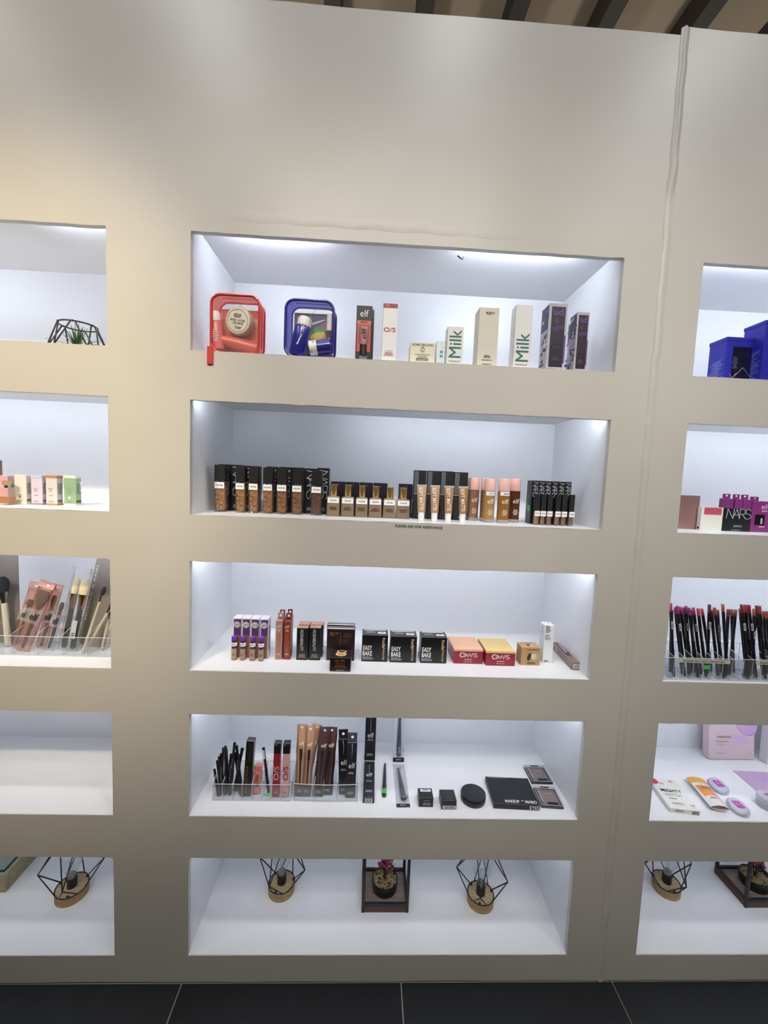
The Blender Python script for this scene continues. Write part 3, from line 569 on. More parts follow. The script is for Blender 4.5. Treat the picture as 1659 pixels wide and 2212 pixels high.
# ------------------------------------------------------------------ centre column, third niche
TW = mat('#d9d6e4', .4); SHIM = mat('#4f3660', .3, noise=.6, nscale=500, name='glitter_print'); TANB = mat('#7d5c44', .4)
for i, (u0, u1) in enumerate([(503, 521), (522, 540), (541, 559.5), (561.5, 579)]):
    t = carton('concealer_carton', 'white-topped carton with purple glitter print and round badge, %s of four' % ordl(i, 4), F3, u0, u1, 1421.5 + i * .8, 1335 + i * .7, .030, TW, group='purple glitter concealer cartons')
    t.quad('front', .54, .30, t.w * .84, t.h * .56, TANB); t.quad('front', .54, .775, t.w * .84, t.h * .40, SHIM)
    t.put(discmesh(mat('#d9d5d6', .5), 24), 'round_badge', 'front', .50, .84, .0175, .0175, 0, .0007); t.put(discmesh(mat('#6a6470', .5), 24, .43), 'badge_ring', 'front', .5, .84, .0150, .0150, 0, .0009); t.text('#1', 'front', .5, .84, .0095, .0072, INK, bold=.02, eps=.0010)
    t.lines('right', .5, .5, t.h * .8, .018, 4, mat('#7a7484', .6), rot=90)
ttc = ['#b58f62', '#a57848', '#a07a50', '#98703f']
for i, (uc, vb) in enumerate([(504, 1429), (523, 1429.5), (544, 1430.5), (562.5, 1431.5)]):
    x, y, w, h = fit(F3, uc - 6.4, uc + 6.4, vb - 2, 1376 + i * .7); r = w / 2
    t = Thing('concealer_tube', 'concealer tester tube with purple top and white band, %s of four' % ordl(i, 4), 'tube', (x, y + r, F3), w, w, h, 0, 'purple-topped concealer testers')
    loft('vial', [(0, 0, 0, r * .93, r * .93), (0, 0, .001, r, r), (0, 0, h * .50, r, r)], clear('f2ece6', .8, .04, 'vial_glass2'), t.e, 20); loft('liquid', [(0, 0, .004, r * .84, r * .84), (0, 0, h * .50, r * .84, r * .84)], mat(ttc[i], .4), t.e, 20)
    loft('cap', [(0, 0, h * .50, r * .92, r * .92), (0, 0, h * .84, r * .92, r * .92)], mat('#3c2448', .3, noise=.7, nscale=600, name='animal_print_cap'), t.e, 20); loft('cap_top', [(0, 0, h * .84, r * .95, r * .95), (0, 0, h * .985, r * .9, r * .9), (0, 0, h, r * .6, r * .6)], mat('#6a35a0', .3, coat=.3), t.e, 20)
    loft('tester_band', [(0, 0, h * .60, r * 1.01, r * 1.01), (0, 0, h * .755, r * 1.01, r * 1.01)], TESTER, t.e, 20, capa=False, capb=False); t.text('TESTER', 'front', 0, 0, w * .7, .0034, INK, bold=.03, off=(0, -r * 1.06, h * .68)); t.lines('front', .5, .2, w * .5, .008, 2, mat('#6b4a2c', .6), off=(0, -r * 1.04, h * .25))
for (u0, u1, vb, vt, hx, hx2, lab, back) in ((599, 613, 1420, 1334, '#6b4840', '#b0907c', 'pink-brown liquid lip box standing behind the front one', 1), (617, 629, 1420, 1333, '#4d1f1a', '#7a3a2c', 'rust brown liquid lip box standing behind the front one', 1),
                                     (595, 609.5, 1425, 1341, '#a37a6e', '#a2735a', 'dusty pink liquid lip window box with hang tab', 0), (612.5, 627.5, 1425, 1342, '#7c3326', '#8c4430', 'rust brown liquid lip window box with hang tab', 0)):
    t = carton('lip_box', lab, F3, u0, u1, vb, vt, .024, mat(hx, .4), group='hang tab lip boxes')
    hm = mat(hx, .4); box('hang_tab', -t.w * .42, t.w * .42, t.d * .30, t.d * .34, t.h, t.h + .016, hm, t.e, .0004); t.put(discmesh(mat('#e8ded8', .6), 18), 'hang_hole', 'front', .5, 1, .0062, .0062, off=(0, t.d * .30 - .0006, t.h + .009))
    if not back:
        t.text('elf', 'front', .5, .86, t.w * .66, .0085, mat('#dcc4b6', .5)); t.lines('front', .5, .75, t.w * .6, .006, 2, mat('#dcc4b6', .6)); t.quad('front', .5, .44, t.w * .52, t.h * .50, mat(hx2, .25), 'window'); g = loft('lip_tube', [(0, 0, t.h * .20, .0042, .0012), (0, 0, t.h * .52, .0042, .0012), (0, 0, t.h * .53, .005, .0012), (0, 0, t.h * .68, .005, .0012)], mat(hx2, .2, coat=.6), t.e, 14); g.location.y = -t.d / 2 - .0005
        t.lines('front', .5, .14, t.w * .7, .006, 2, mat('#dcc4b6', .6))
for (u0, u1, vb, vt, lab, back) in ((644, 669, 1419, 1350, 'black carton with copper lid standing behind the left upright-lettered one', 1), (672, 697, 1419, 1350, 'black carton with copper lid standing behind the right upright-lettered one', 1),
                                    (640.5, 665, 1426, 1357, 'left black carton with copper lid and upright white name', 0), (667.5, 692, 1426.5, 1357, 'right black carton with copper lid and upright white name', 0)):
    t = carton('contour_carton', lab, F3, u0, u1, vb, vt, .030, mat('#141416', .38), group='copper-lidded black cartons'); COP = mat('#a5765f', .4)
    t.quad('top', .5, .5, t.w * .96, t.d * .94, COP, 'copper_lid')
    if not back: t.text('HUDABEAUTY', 'front', .46, .62, t.h * .66, t.w * .26, mat('#cfcfcf', .5), rot=-90); t.lines('front', .5, .13, t.w * .7, .012, 4, mat('#a08478', .6))
DB = mat('#24151a', .36, coat=.2); BRZ = mat('#a5702f', .35, .4)
for (u0, u1, vb, vt, lab, back) in ((706, 765, 1419, 1350.5, 'dark brown carton with silver edge, rear one of the pair', 1), (705.5, 766, 1427, 1359, 'dark brown carton with silver edge and bronze name, front of the pair', 0)):
    t = carton('powder_carton', lab, F3, u0, u1, vb, vt, .022, DB, group='dark brown powder cartons')
    t.quad('top', .5, .16, t.w * .94, t.d * .24, mat('#e4dcd8', .25), 'silver_edge'); t.quad('top', .5, .72, t.w * .94, t.d * .12, mat('#c9c2c0', .25), 'silver_edge')
    if not back:
        t.text('AIR', 'front', .17, .86, .012, .0072, BRZ, bold=.03); t.lines('front', .36, .86, .014, .006, 2, BRZ); t.lines('front', .2, .78, .018, .003, 1, BRZ); t.quad('front', .49, .70, .0006, t.h * .46, mat('#8d6a55', .4), 'fold_line'); t.lines('front', .74, .80, .026, .014, 5, mat('#4f3a38', .6))
        t.put(discmesh(mat('#3a2a2e', .25), 24, .44), 'embossed_oval', 'front', .22, .44, .022, .03, 20); t.put(discmesh(mat('#33242a', .25), 24, .44), 'embossed_oval', 'front', .74, .48, .026, .026)
t = carton('small_powder_box', 'small dark brown box with gold compact picture, in front of the pair', F3, 712.5, 757.5, 1451, 1421, .052, DB)
t.put(discmesh(mat('#c08a45', .4), 30), 'compact_picture', 'top', .50, .42, .024, .022, 0, .0003); t.put(discmesh(mat('#f0ddb4', .35), 30, .40), 'compact_ring', 'top', .50, .42, .028, .026, 0, .0005); t.put(discmesh(mat('#e6cf9c', .35), 30, .36), 'mirror_ring', 'top', .52, .74, .026, .012, 0, .0005)
t.text('AIR', 'front', .32, .78, .012, .0065, BRZ, bold=.03); t.lines('front', .60, .78, .017, .007, 2, BRZ); t.text('FINISH', 'front', .5, .58, .022, .004, BRZ); t.lines('front', .5, .36, t.w * .7, .008, 3, BRZ); t.lines('front', .5, .1, t.w * .6, .003, 1, GPRINT)
for i, (u0, u1, vb, vt) in enumerate([(781.5, 837.5, 1429.5, 1372), (843, 900, 1431.5, 1375), (909, 965.5, 1433, 1377)]):
    t = carton('powder_box', 'black cube carton with white slogan and peach upright name, %s of three' % ordl(i, 3), F3, u0, u1, vb, vt, .044, mat('#0f0f12', .34), group='black slogan cube cartons')
    t.text('EASY\nBAKE', 'front', .22, .42, t.w * .36, t.h * .38, WPRINT, bold=.03); t.text('huda', 'front', .845, .72, t.h * .36, t.w * .12, mat('#e2b798', .5), rot=-90, bold=.03); t.text('beauty', 'front', .845, .30, t.h * .46, t.w * .12, mat('#d9a98c', .5), rot=-90)
    t.lines('front', .30, .13, t.w * .52, .009, 3, GPRINT, align='l'); t.quad('top', .5, .84, t.w * .86, t.d * .12, mat('#d9d6c0', .4), 'shade_strip'); t.lines('top', .32, .45, t.w * .46, t.d * .3, 2, GPRINT); t.quad('top', .76, .40, t.w * .30, t.d * .28, WHITE, 'barcode_label'); t.lines('top', .76, .40, t.w * .24, t.d * .12, 1, INK, eps=.0008)
for (u0, u1, vb, vt, hx, lab) in ((980.5, 1043, 1434, 1402, '#d9a98c', 'wine red box with peach lid and silver monogram'), (1050, 1113, 1438.5, 1406, '#d4b878', 'wine red box with mustard lid and silver monogram')):
    x, y, w, h = fit(F3, u0, u1, vb, vt); d = .090
    t = Thing('setting_powder_box', lab, 'box', (x, y + d / 2, F3), w, d, h, 0, 'wine red lidded boxes'); box('box_base', -w / 2, w / 2, -d / 2, d / 2, 0, h * .88, mat('#8c1f30', .4), t.e, .0006); box('lid', -w / 2 - .0006, w / 2 + .0006, -d / 2 - .0006, d / 2 + .0006, h * .83, h, mat(hx, .5), t.e, .001)
    SV = mat('#d8c8c8', .35); t.text('O//S', 'front', .5, .60, w * .62, h * .30, SV); t.put(discmesh(SV, 26, .40), 'monogram_ring', 'front', .28, .60, h * .34, h * .34); t.text('ONE/SIZE', 'front', .5, .60, w * .36, h * .10, SV); t.lines('front', .5, .28, w * .40, .0035, 1, SV); t.lines('front', .5, .14, w * .44, .0025, 1, SV); t.text('ONE/SIZE', 'top', .5, .5, w * .2, .003, mat('#f0e0c8', .5))
t = carton('compact_box', 'small kraft tan cube box with open compact picture', F3, 1125.5, 1167, 1437.5, 1398.5, .036, mat('#b08d5e', .5), group=None)
t.text('LAURA MERCIER', 'front', .58, .88, t.w * .62, .0032, INK, bold=.02); t.put(discmesh(mat('#a9a2a8', .4), 26), 'mirror_print', 'front', .70, .50, .021, .021, 0, .0004); t.put(discmesh(mat('#dcc49a', .5), 26), 'powder_print', 'front', .64, .50, .014, .016, 0, .0006); t.put(discmesh(mat('#32262a', .4), 26), 'lid_print', 'front', .42, .48, .010, .022, -14, .0008); t.lines('front', .55, .12, t.w * .6, .006, 2, mat('#4a3a28', .6))
t.put(discmesh(mat('#32262a', .4), 20), 'lid_print', 'top', .45, .45, .010, .012); t.put(discmesh(mat('#b4acb0', .4), 20), 'mirror_print', 'top', .62, .45, .014, .012); t.quad('top', .48, .92, t.w * .6, .0016, mat('#4a3a28', .6), 'flap_slot')
t = carton('serum_carton', 'tall white carton with small black lines of text beside the kraft cube', F3, 1174.5, 1195.5, 1432, 1351, .030, mat('#e2e4e6', .45))
t.lines('front', .38, .89, t.w * .52, .022, 5, GREYP, align='l'); t.lines('front', .42, .73, t.w * .66, .003, 1, GREYP, align='l'); t.lines('front', .42, .655, t.w * .66, .012, 5, mat('#8a8a90', .6), align='l'); t.lines('front', .42, .045, t.w * .6, .006, 2, GREYP, align='l'); t.quad('left', .5, .85, .014, .026, mat('#c9ccd8', .5)); t.put(discmesh(INK, 16), 'dot_print', 'top', .6, .6, .005, .004)
pA, pB = onz(1245, 1448, F3), onz(1202, 1402, F3); dv = pB - pA; L = dv.length; w = .026
t = Thing('mascara_box', 'long taupe window box lying on its side at the right end', 'box', ((pA.x + pB.x) / 2, (pA.y + pB.y) / 2, F3), w, L, .022, math.atan2(dv.y, dv.x) - PI / 2)
t.body(mat('#85746c', .42)); t.quad('top', .45, .60, w * .6, L * .62, mat('#5a474c', .3), 'window'); t.quad('front', .5, .5, w * .72, .012, mat('#d8d4d0', .5), 'barcode_label')
me = barmesh(INK, 12); t.put(me, 'barcode', 'front', .5, .5, w * .5, .008, 0, .0008); g = loft('lip_tube', [(0, 0, -.030, .0062, .0035), (0, 0, .028, .0062, .0035), (0, 0, .030, .0050, .003), (0, 0, .046, .005, .003)], mat('#a88490', .25, coat=.5), t.e, 14); g.rotation_euler = (PI / 2, 0, PI); g.location = (-.001, L * .12, t.h + .001)
t.text('NYX', 'left', .25, .5, .012, .006, mat('#d8ccc4', .6))

# ------------------------------------------------------------------ centre column, fourth niche
def organizer(name, label, z, u0, u1, vb, nd, hf, hb, d, group=None, curve=0.0, fr=None):
    x, y, w, _ = fit(z, u0, u1, vb, vb - 40); T = .0018
    t = Thing(name, label, 'organizer', (x, y, z + .0004), w, d, hb, 0, group)
    def plate(nm, a, b, c, dd, n):   # quad a,b,c,d thickened along n
        n = Vector(n); panel(nm, [Vector(q) - n * T / 2 for q in (a, b, c, dd)] + [Vector(q) + n * T / 2 for q in (a, b, c, dd)], 0, ACR, ACRE, t.e)
    x0, x1 = -w / 2, w / 2
    plate('base_plate', (x0, 0, T), (x1, 0, T), (x1, d, T), (x0, d, T), (0, 0, 1)); plate('back_panel', (x0, d, 0), (x1, d, 0), (x1, d, hb), (x0, d, hb), (0, 1, 0))
    if curve:
        N = 10; pts = [(x0 + w * k / N, -curve * math.sin(PI * k / N)) for k in range(N + 1)]
        vs = [(px, py + o, zz) for (px, py) in pts for zz in (0, hf) for o in (0, T)]; fs = []
        for k in range(N):
            a = 4 * k; b = a + 4; fs += [(a, b, b + 2, a + 2), (a + 1, a + 3, b + 3, b + 1), (a + 2, b + 2, b + 3, a + 3)]
        o = pyd('front_panel', vs, fs, ACR, t.e); o.data.materials.append(ACRE)
        for i, pl in enumerate(o.data.polygons):
            if i % 3 == 2: pl.material_index = 1
    else: plate('front_panel', (x0, 0, 0), (x1, 0, 0), (x1, 0, hf), (x0, 0, hf), (0, 1, 0))
    for k in range(nd + 1):
        px = x0 + w * (fr[k] if fr else k / nd); plate('divider' if 0 < k < nd else 'side_panel', (px, 0, 0), (px, d, 0), (px, d, hb), (px, 0, hf), (1, 0, 0))
    tubes('front_rim', [[(x0 + w * k / 10, -curve * math.sin(PI * k / 10), hf) for k in range(11)]], .0009, clear('f4f6fa', .35, .1, 'polished_rim'), t.e, 5); tubes('back_rim', [[(x0, d, hb), (x1, d, hb)]], .0007, ACRE, t.e, 5); tubes('base_rim', [[(x0, 0, .001), (x1, 0, .001)]], .0008, ACRE, t.e, 5)
    return t
o1 = organizer('acrylic_organizer', 'clear acrylic organizer with eight slots, holding black pencils', F4, 459, 628, 1730, 8, .047, .064, .070); o2 = organizer('acrylic_organizer', 'clear curved-front acrylic organizer with three slots, holding carded pencils', F4, 634, 773, 1731, 3, .050, .066, .066, curve=.004, fr=(0, .32, .67, 1))
YO1, YO2 = o1.e.location.y, o2.e.location.y
def pencil(label, z, ub, vb, ut, vt, dy, yb, r=.0036, hx='#151417', cap=None, group=None, capfrac=.1, tag_=None, name='makeup_pencil', tip=False):
    m4, L = lean(z, ub, vb, ut, vt, dy, yb)
    t = Thing(name, label, 'pencil', group=group, mtx=m4); t.w = t.d = 2 * r; t.h = L
    top = L * (1 - capfrac) if cap else L
    loft('barrel', [(0, 0, 0, r * .8, r * .8), (0, 0, r * .6, r, r), (0, 0, top, r, r)] + ([] if cap else [(0, 0, top + .0004, r * .8, r * .8)]), mat(hx, .32), t.e, 8)
    if cap: loft('coloured_end', [(0, 0, top, r * 1.02, r * 1.02), (0, 0, L - .001, r * 1.02, r * 1.02), (0, 0, L, r * .8, r * .8)], mat(cap, .35), t.e, 8)
    if tag_: t.quad('front', .5, tag_, r * 1.7, .020, mat('#b4b2b0', .5), 'barcode_label', .0004); t.lines('front', .5, tag_, .016, r * 1.1, 2, INK, rot=90, eps=.0006)
    else: t.lines('front', .5, .62, L * .3, r * .7, 1, mat('#77777c', .6), rot=90, eps=.0004)
    return t
PB = [(471, 1722, 463, 1661), (477, 1725, 469, 1643), (474, 1726, 473, 1634), (480, 1724, 478, 1627), (479, 1726, 482, 1615), (484, 1722, 477, 1628), (487, 1726, 487, 1612), (493, 1726, 489, 1618), (489, 1723, 499, 1628), (495, 1725, 507, 1604), (500, 1725, 502, 1631), (498, 1726, 505, 1638), (519, 1728, 508, 1625), (509, 1724, 523, 1616), (513, 1725, 518, 1629), (504, 1722, 525, 1616), (523, 1727, 511, 1610)]
PORD = ['first', 'second', 'third', 'fourth', 'fifth', 'sixth', 'seventh', 'eighth', 'ninth', 'tenth', 'eleventh', 'twelfth', 'thirteenth', 'fourteenth', 'fifteenth', 'sixteenth', 'seventeenth']; PRANK = {k: r for r, k in enumerate(sorted(range(len(PB)), key=lambda k: PB[k][2]))}
for i, (ub, vb, ut, vt) in enumerate(PB):
    pencil('plain black eye pencil, tip %s from left in the eight-slot organizer' % PORD[PRANK[i]], F4 + .0035, ub, vb, ut, vt, random.uniform(.015, .034), YO1 + random.uniform(.012, .034), random.uniform(.0030, .0040), group='black eye pencils in slots')
def upright(name, label, ub, vb, ut, vt, w, d, hx, yb, dy=.012, z=F4 + .0035, cat='box', group=None, body=True, tilt=0):
    m4, L = lean(z, ub, vb, ut, vt, dy, yb); t = Thing(name, label, cat, group=group, mtx=m4, w=w, d=d, h=L)
    if body: t.body(mat(hx, .35, coat=.2))
    return t
t = upright('mascara_box', 'tall slim black box with gold upright lettering in the eight-slot organizer', 534, 1728, 543, 1596, .0215, .020, '#171310', YO1 + .022); t.text('ANASTASIA', 'front', .35, .30, t.h * .5, t.w * .36, mat('#6b5a38', .4), rot=90); t.text('BEVERLY HILLS', 'front', .62, .78, t.h * .3, t.w * .2, mat('#54482e', .5), rot=88); t.quad('right', .5, .55, .014, .022, mat('#3fae4c', .5), 'green_sticker')
m4, L = lean(F4 + .0035, 554, 1726, 559, 1652, .012, YO1 + .028); t = Thing('candy_shaped_lip_box', 'small coral candy-shaped carton with pinched waist in the eight-slot organizer', 'box', mtx=m4, w=.020, d=.016, h=L); CO = mat('#c4786a', .35, coat=.3)
loft('carton_lower', [(0, 0, 0, .0105, .008), (0, 0, L * .10, .0105, .008), (0, 0, L * .26, .0045, .004)], CO, t.e, 8, exp=4, smooth=False); loft('carton_upper', [(0, 0, L * .28, .0045, .004), (0, 0, L * .42, .0115, .009), (0, 0, L * .74, .0115, .009), (0, 0, L * .84, .009, .007)], CO, t.e, 8, exp=4, smooth=False); loft('carton_top', [(0, 0, L * .84, .010, .008), (0, 0, L, .012, .010)], mat('#d67a74', .35, coat=.3), t.e, 8, exp=5, smooth=False); t.quad('front', .5, .56, .009, L * .24, mat('#9a4038', .4), off=(0, -.0094, L * .57)); t.quad('front', .5, .27, .008, .006, mat('#5a3a2c', .4), 'ribbon_print', off=(0, -.0046, L * .27))
t = pencil('black pencil with white barcode near the top, beside the coral carton', F4 + .0035, 580, 1726, 569, 1615, .02, YO1 + .026, .0040); t.quad('front', .5, .86, .006, .024, mat('#c8c8c8', .5), 'barcode_label', .0005)
t = Thing('price_sticker', 'small green sticker on the front of the eight-slot organizer', 'sticker', (ony(578, 1710, YO1).x, YO1 - .0014, F4 + .016), .018, .0003, .008); t.body(mat('#57c765', .5), 'sticker_sheet', .0001)
for (ub, ut, hx, hx2, lab) in ((596, 601, '#8e1f26', '#d8a49a', 'wine red lip box with black top in the eight-slot organizer'), (616.5, 620.5, '#cf9a98', '#7a1a28', 'dusty pink lip box with black top in the eight-slot organizer')):
    t = upright('lip_box', lab, ub, 1727, ut, 1602, .0185, .018, hx, YO1 + .020, group='black-topped lip boxes'); t.body(mat('#17161a', .35), 'black_top', z0=t.h * .80, dx=-.0002, z1=t.h + .0002); t.text('O/S', 'front', .5, .44, t.h * .26, t.w * .74, mat(hx2, .4), rot=90, bold=.02); t.lines('front', .3, .97, t.w * .4, .003, 2, GPRINT, eps=.0008); t.lines('front', .5, .08, t.w * .6, .006, 3, mat(hx2, .5))
def pack(name, label, ub, vb, ut, vt, w, hx, group, yb, pen=True, dark='#3a3432', elf='#f0e6dc', see=.35, band=True):
    m4, L = lean(F4 + .0035, ub, vb, ut, vt, .020, yb); t = Thing(name, label, 'pencil pack', group=group, mtx=m4, w=w, d=.004, h=L)
    pm = clear(hx, see, .12, 'tinted_pouch')
    N = 8; vs, fs = [], []
    for k in range(N + 1):
        zz = L * k / N; dd = .0005 + .0024 * math.sin(PI * min(1, max(0, (k) / N))); jj = .0006 * math.sin(k * 2.1)
        vs += [(-w / 2 + jj, 0, zz), (0, -dd, zz), (w / 2 + jj, 0, zz), (0, dd, zz)]
    for k in range(N):
        for q in range(4): fs.append((4 * k + q, 4 * k + (q + 1) % 4, 4 * k + 4 + (q + 1) % 4, 4 * k + 4 + q))
    o = pyd('pouch_film', vs, fs, pm, t.e, True); t.put(discmesh(WHITE, 18), 'hang_hole', 'front', .5, .955, .0065, .0065, 0, .0002); t.text('elf', 'front', .56, .735 if band else .5, w * .5, .0115, mat(elf, .4), eps=.0012)
    if band: t.quad('front', .5, .075, w * .96, L * .15, mat(dark, .45), 'printed_base', .0004); t.lines('front', .5, .07, w * .6, .008, 3, GPRINT, eps=.0022)
    if pen:
        g = loft('brow_pencil', [(0, 0, L * .15, .0022, .0022), (0, 0, L * .50, .0030, .0030), (0, 0, L * .51, .0044, .0034), (0, 0, L * .66, .0044, .0034)], mat('#2c2624', .3), t.e, 10); g.location.y = -.0012
    return t
for i, (ub, ut, vt) in enumerate([(646, 653, 1564), (661, 672, 1567), (653, 686, 1564)]): pack('brow_pencil_pack', 'tan see-through brow pencil pouch, %s of three' % ordl(i, 3), ub, 1726, ut, vt, .026, 'd6a884', 'tan brow pencil pouches', YO2 + .016 + .008 * (i == 2), dark='#5a5450')
for i, (ub, ut, vt) in enumerate([(686, 703, 1570), (706, 718, 1570)]): pack('brow_pencil_pack', 'dark brown brow pencil pouch, %s of two' % ['left', 'right'][i], ub, 1728, ut, vt, .030, '5a3c38', 'dark brown brow pencil pouches', YO2 + .016 + .006 * i, dark='#3c3636', see=.22)
for i, (ub, ut, vb, vt, hx) in enumerate([(743, 741.5, 1722, 1576, '#141417'), (756, 762, 1727, 1583, '#242428')]):
    m4, L = lean(F4 + .0035, ub, vb, ut, vt, .018, YO2 + (.026, .014)[i]); t = Thing('brow_pencil_box', ['black hang-tab pencil box, rear one in the curved organizer', 'charcoal hang-tab pencil box, front one in the curved organizer'][i], 'box', group='black hang tab pencil boxes', mtx=m4, w=.028, d=.008, h=L * .86); t.body(mat(hx, .35, coat=.3))
    box('hang_tab', -.013, .013, .002, .003, L * .86, L, mat('#1a1a1f' if i == 0 else '#3a3b46', .4), t.e, .0004); t.put(discmesh(WHITE, 18), 'hang_hole', 'front', .5, 1, .0075, .0075, off=(0, .0016, L * .93)); t.text('elf', 'front', .56, .58, .018, .0145, WPRINT); t.lines('front', .5, .44, .020, .006, 2, mat('#c8b8a4', .6)); t.lines('front', .5, .08, .020, .007, 3, GPRINT)
    tubes('pencil_outline', [[(0, -.0044, L * .62), (.001, -.0044, L * .75), (.0, -.0044, L * .84)]], .0007, GPRINT, t.e, 4)
# boxes leaning on the back of the niche and lying ones in front
def flat(name, label, FL, FR, BR, BL, z, h, m, cat='box', group=None, body='carton', bev=.0007):
    """a thing lying on the shelf: floor footprint from its four bottom corners (front left, front right, back right, back left)"""
    P = [onz(*q, z) for q in (FL, FR, BR, BL)]; c = sum(P, Vector()) / 4
    dx = ((P[1] - P[0]) + (P[2] - P[3])) / 2; dyv = ((P[3] - P[0]) + (P[2] - P[1])) / 2
    ang = (math.atan2(dx.y, dx.x) + math.atan2(dyv.y, dyv.x) - PI / 2) / 2
    t = Thing(name, label, cat, (c.x, c.y, z), dx.length, dyv.length, h, ang, group)
    if m: t.body(m, body, bev)
    return t
def standing(label, name, ub0, ub1, vb, h, d, hx, lean_, cat='box', group=None):
    x, y, w, _ = fit(F4, ub0, ub1, vb, vb - 60)
    t = Thing(name, label, cat, (x, y + d / 2, F4 + .0005 + d / 2 * math.sin(lean_)), w, d, h, 0, group); t.e.rotation_euler = (-lean_, 0, 0); return t
t = standing('upright black pencil box leaning at the back of the fourth shelf', 'liner_box', 788, 811, 1645, .150, .018, '', math.radians(8), group='black liner boxes'); t.body(mat('#15151b', .35, coat=.2))
def linerprint(t, face):
    f = (lambda a, b: (a, b)); 
    t.text('elf', face, .52, .52 if face == 'front' else .60, t.w * .56, .015, WPRINT); t.lines(face, .5, .42, t.w * .7, .006, 2, GPRINT); t.lines(face, .5, .12 if face == 'front' else .16, t.w * .75, .008, 3, GPRINT); t.quad(face, .5, .74, .0008, (t.h if face == 'front' else t.d) * .3, GPRINT, 'liner_picture')
linerprint(t, 'front')
t = flat('liner_box', 'black pencil box lying flat with barcode end facing out', (782, 1735), (806, 1735), (811, 1655), (788, 1655), F4, .016, mat('#15151b', .35, coat=.2), group='black liner boxes'); linerprint(t, 'top'); t.quad('front', .5, .5, t.w * .64, .011, mat('#cfcfcb', .5), 'barcode_label'); t.put(barmesh(INK, 12), 'barcode', 'front', .5, .5, t.w * .5, .008, 0, .0008)
pA, pB = onz(829.5, 1724, F4), onz(831.5, 1654, F4); dv = pB - pA
t = Thing('liquid_liner', 'tapered black liner pen lying between the boxes and the blister cards', 'pen', (pA.x, pA.y, F4 + .0066), rz=math.atan2(dv.y, dv.x) - PI / 2)
o = loft('barrel', [(0, 0, 0, .0045, .0045), (0, 0, .002, .0062, .0062), (0, 0, .035, .0060, .0060), (0, 0, dv.length * .96, .0034, .0034), (0, 0, dv.length, .0026, .0026)], mat('#1a1a1d', .25, coat=.3), t.e, 18); o.rotation_euler = (-PI / 2, 0, 0)
o = loft('sticker', [(0, 0, .004, .0064, .0064), (0, 0, .022, .0063, .0063)], mat('#3fa34c', .5), t.e, 18, capa=False, capb=False); o.rotation_euler = (-PI / 2, 0, 0)
BL_ = clear('f8f8fb', .93, .05, 'blister_film')
def blister(t, top):
    """clear card pack with a tapered brush-pen; local z is the long axis when standing"""
    pass
t = standing('upright clear blister card with black liner, leaning at the back', 'blister_pack', 850, 874, 1647, .150, .010, '', math.radians(8), 'blister pack', 'clear liner blister packs')
t.body(mat('#c9c9d2', .4), 'backing_card', .0003, z0=.0); t.quad('front', .5, .045, t.w, t.h * .09, BLACK, 'black_footer'); t.lines('front', .5, .045, t.w * .6, .005, 2, GPRINT, eps=.0008)
o = loft('liner_pen', [(0, 0, t.h * .13, .0072, .0055), (0, 0, t.h * .15, .0078, .006), (0, 0, t.h * .40, .0068, .006), (0, 0, t.h * .98, .0035, .0035)], mat('#1b1b22', .15, coat=.8), t.e, 16); o.location.y = -t.d / 2 - .001
t.text('elf', 'front', .52, .26, .016, .008, GPRINT, rot=90, eps=.0075); loft('blister', [(0, -t.d / 2 - .001, t.h * .11, .0092, .007), (0, -t.d / 2 - .001, t.h * .42, .0085, .0072), (0, -t.d / 2 - .001, t.h * .99, .005, .005)], BL_, t.e, 16); t.lines('front', .9, .25, .02, .003, 1, GREYP, rot=90); t.lines('front', .14, .15, .012, .003, 1, GREYP, rot=90)
t = flat('blister_pack', 'clear blister card with black liner lying flat, brand name at its far end', (856.5, 1745), (885, 1745), (875, 1652), (848, 1652), F4, .0012, clear('f4f4f8', .85, .08, 'card_film'), 'blister pack', 'clear liner blister packs', 'backing_card', .0002)
t.quad('top', .5, .035, t.w, t.d * .07, BLACK, 'black_footer', .0010); t.lines('top', .5, .035, t.w * .6, .005, 2, GPRINT, eps=.0013); t.text('elf', 'top', .5, .90, t.w * .42, .010, GREYP); t.lines('top', .9, .22, .022, .003, 1, GREYP, rot=90)
o = loft('liner_pen', [(0, 0, 0, .006, .0050), (0, 0, .002, .0085, .0068), (0, 0, .012, .0080, .0066), (0, 0, t.d * .70, .0026, .0026)], mat('#2a2429', .2, coat=.5), t.e, 18); o.rotation_euler = (-PI / 2, 0, math.radians(3)); o.location = (.003, -t.d * .37, .0076)
o = loft('blister', [(0, 0, -.003, .0085, .0072), (0, 0, .032, .0085, .0072), (0, 0, t.d * .70, .0045, .0042)], BL_, t.e, 18); o.rotation_euler = (-PI / 2, 0, math.radians(3)); o.location = (.003, -t.d * .37, .0076)
def lowbox(name, label, u0, u1, vb, vt, d, m, group): return carton(name, label, F4, u0, u1, vb, vt, d, m, group=group)
t = lowbox('pot_carton', 'small black carton with white barcode label on its top', 905, 936, 1743.5, 1723.5, .036, mat('#131317', .36), 'small black pot cartons'); t.quad('top', .52, .74, t.w * .74, t.d * .26, mat('#d4d8e4', .5), 'barcode_label'); t.lines('top', .52, .74, t.w * .6, t.d * .14, 1, INK, eps=.0008); t.text('BOBBI', 'front', .55, .72, t.w * .4, .003, GPRINT); t.lines('front', .55, .34, t.w * .7, .008, 3, GPRINT)
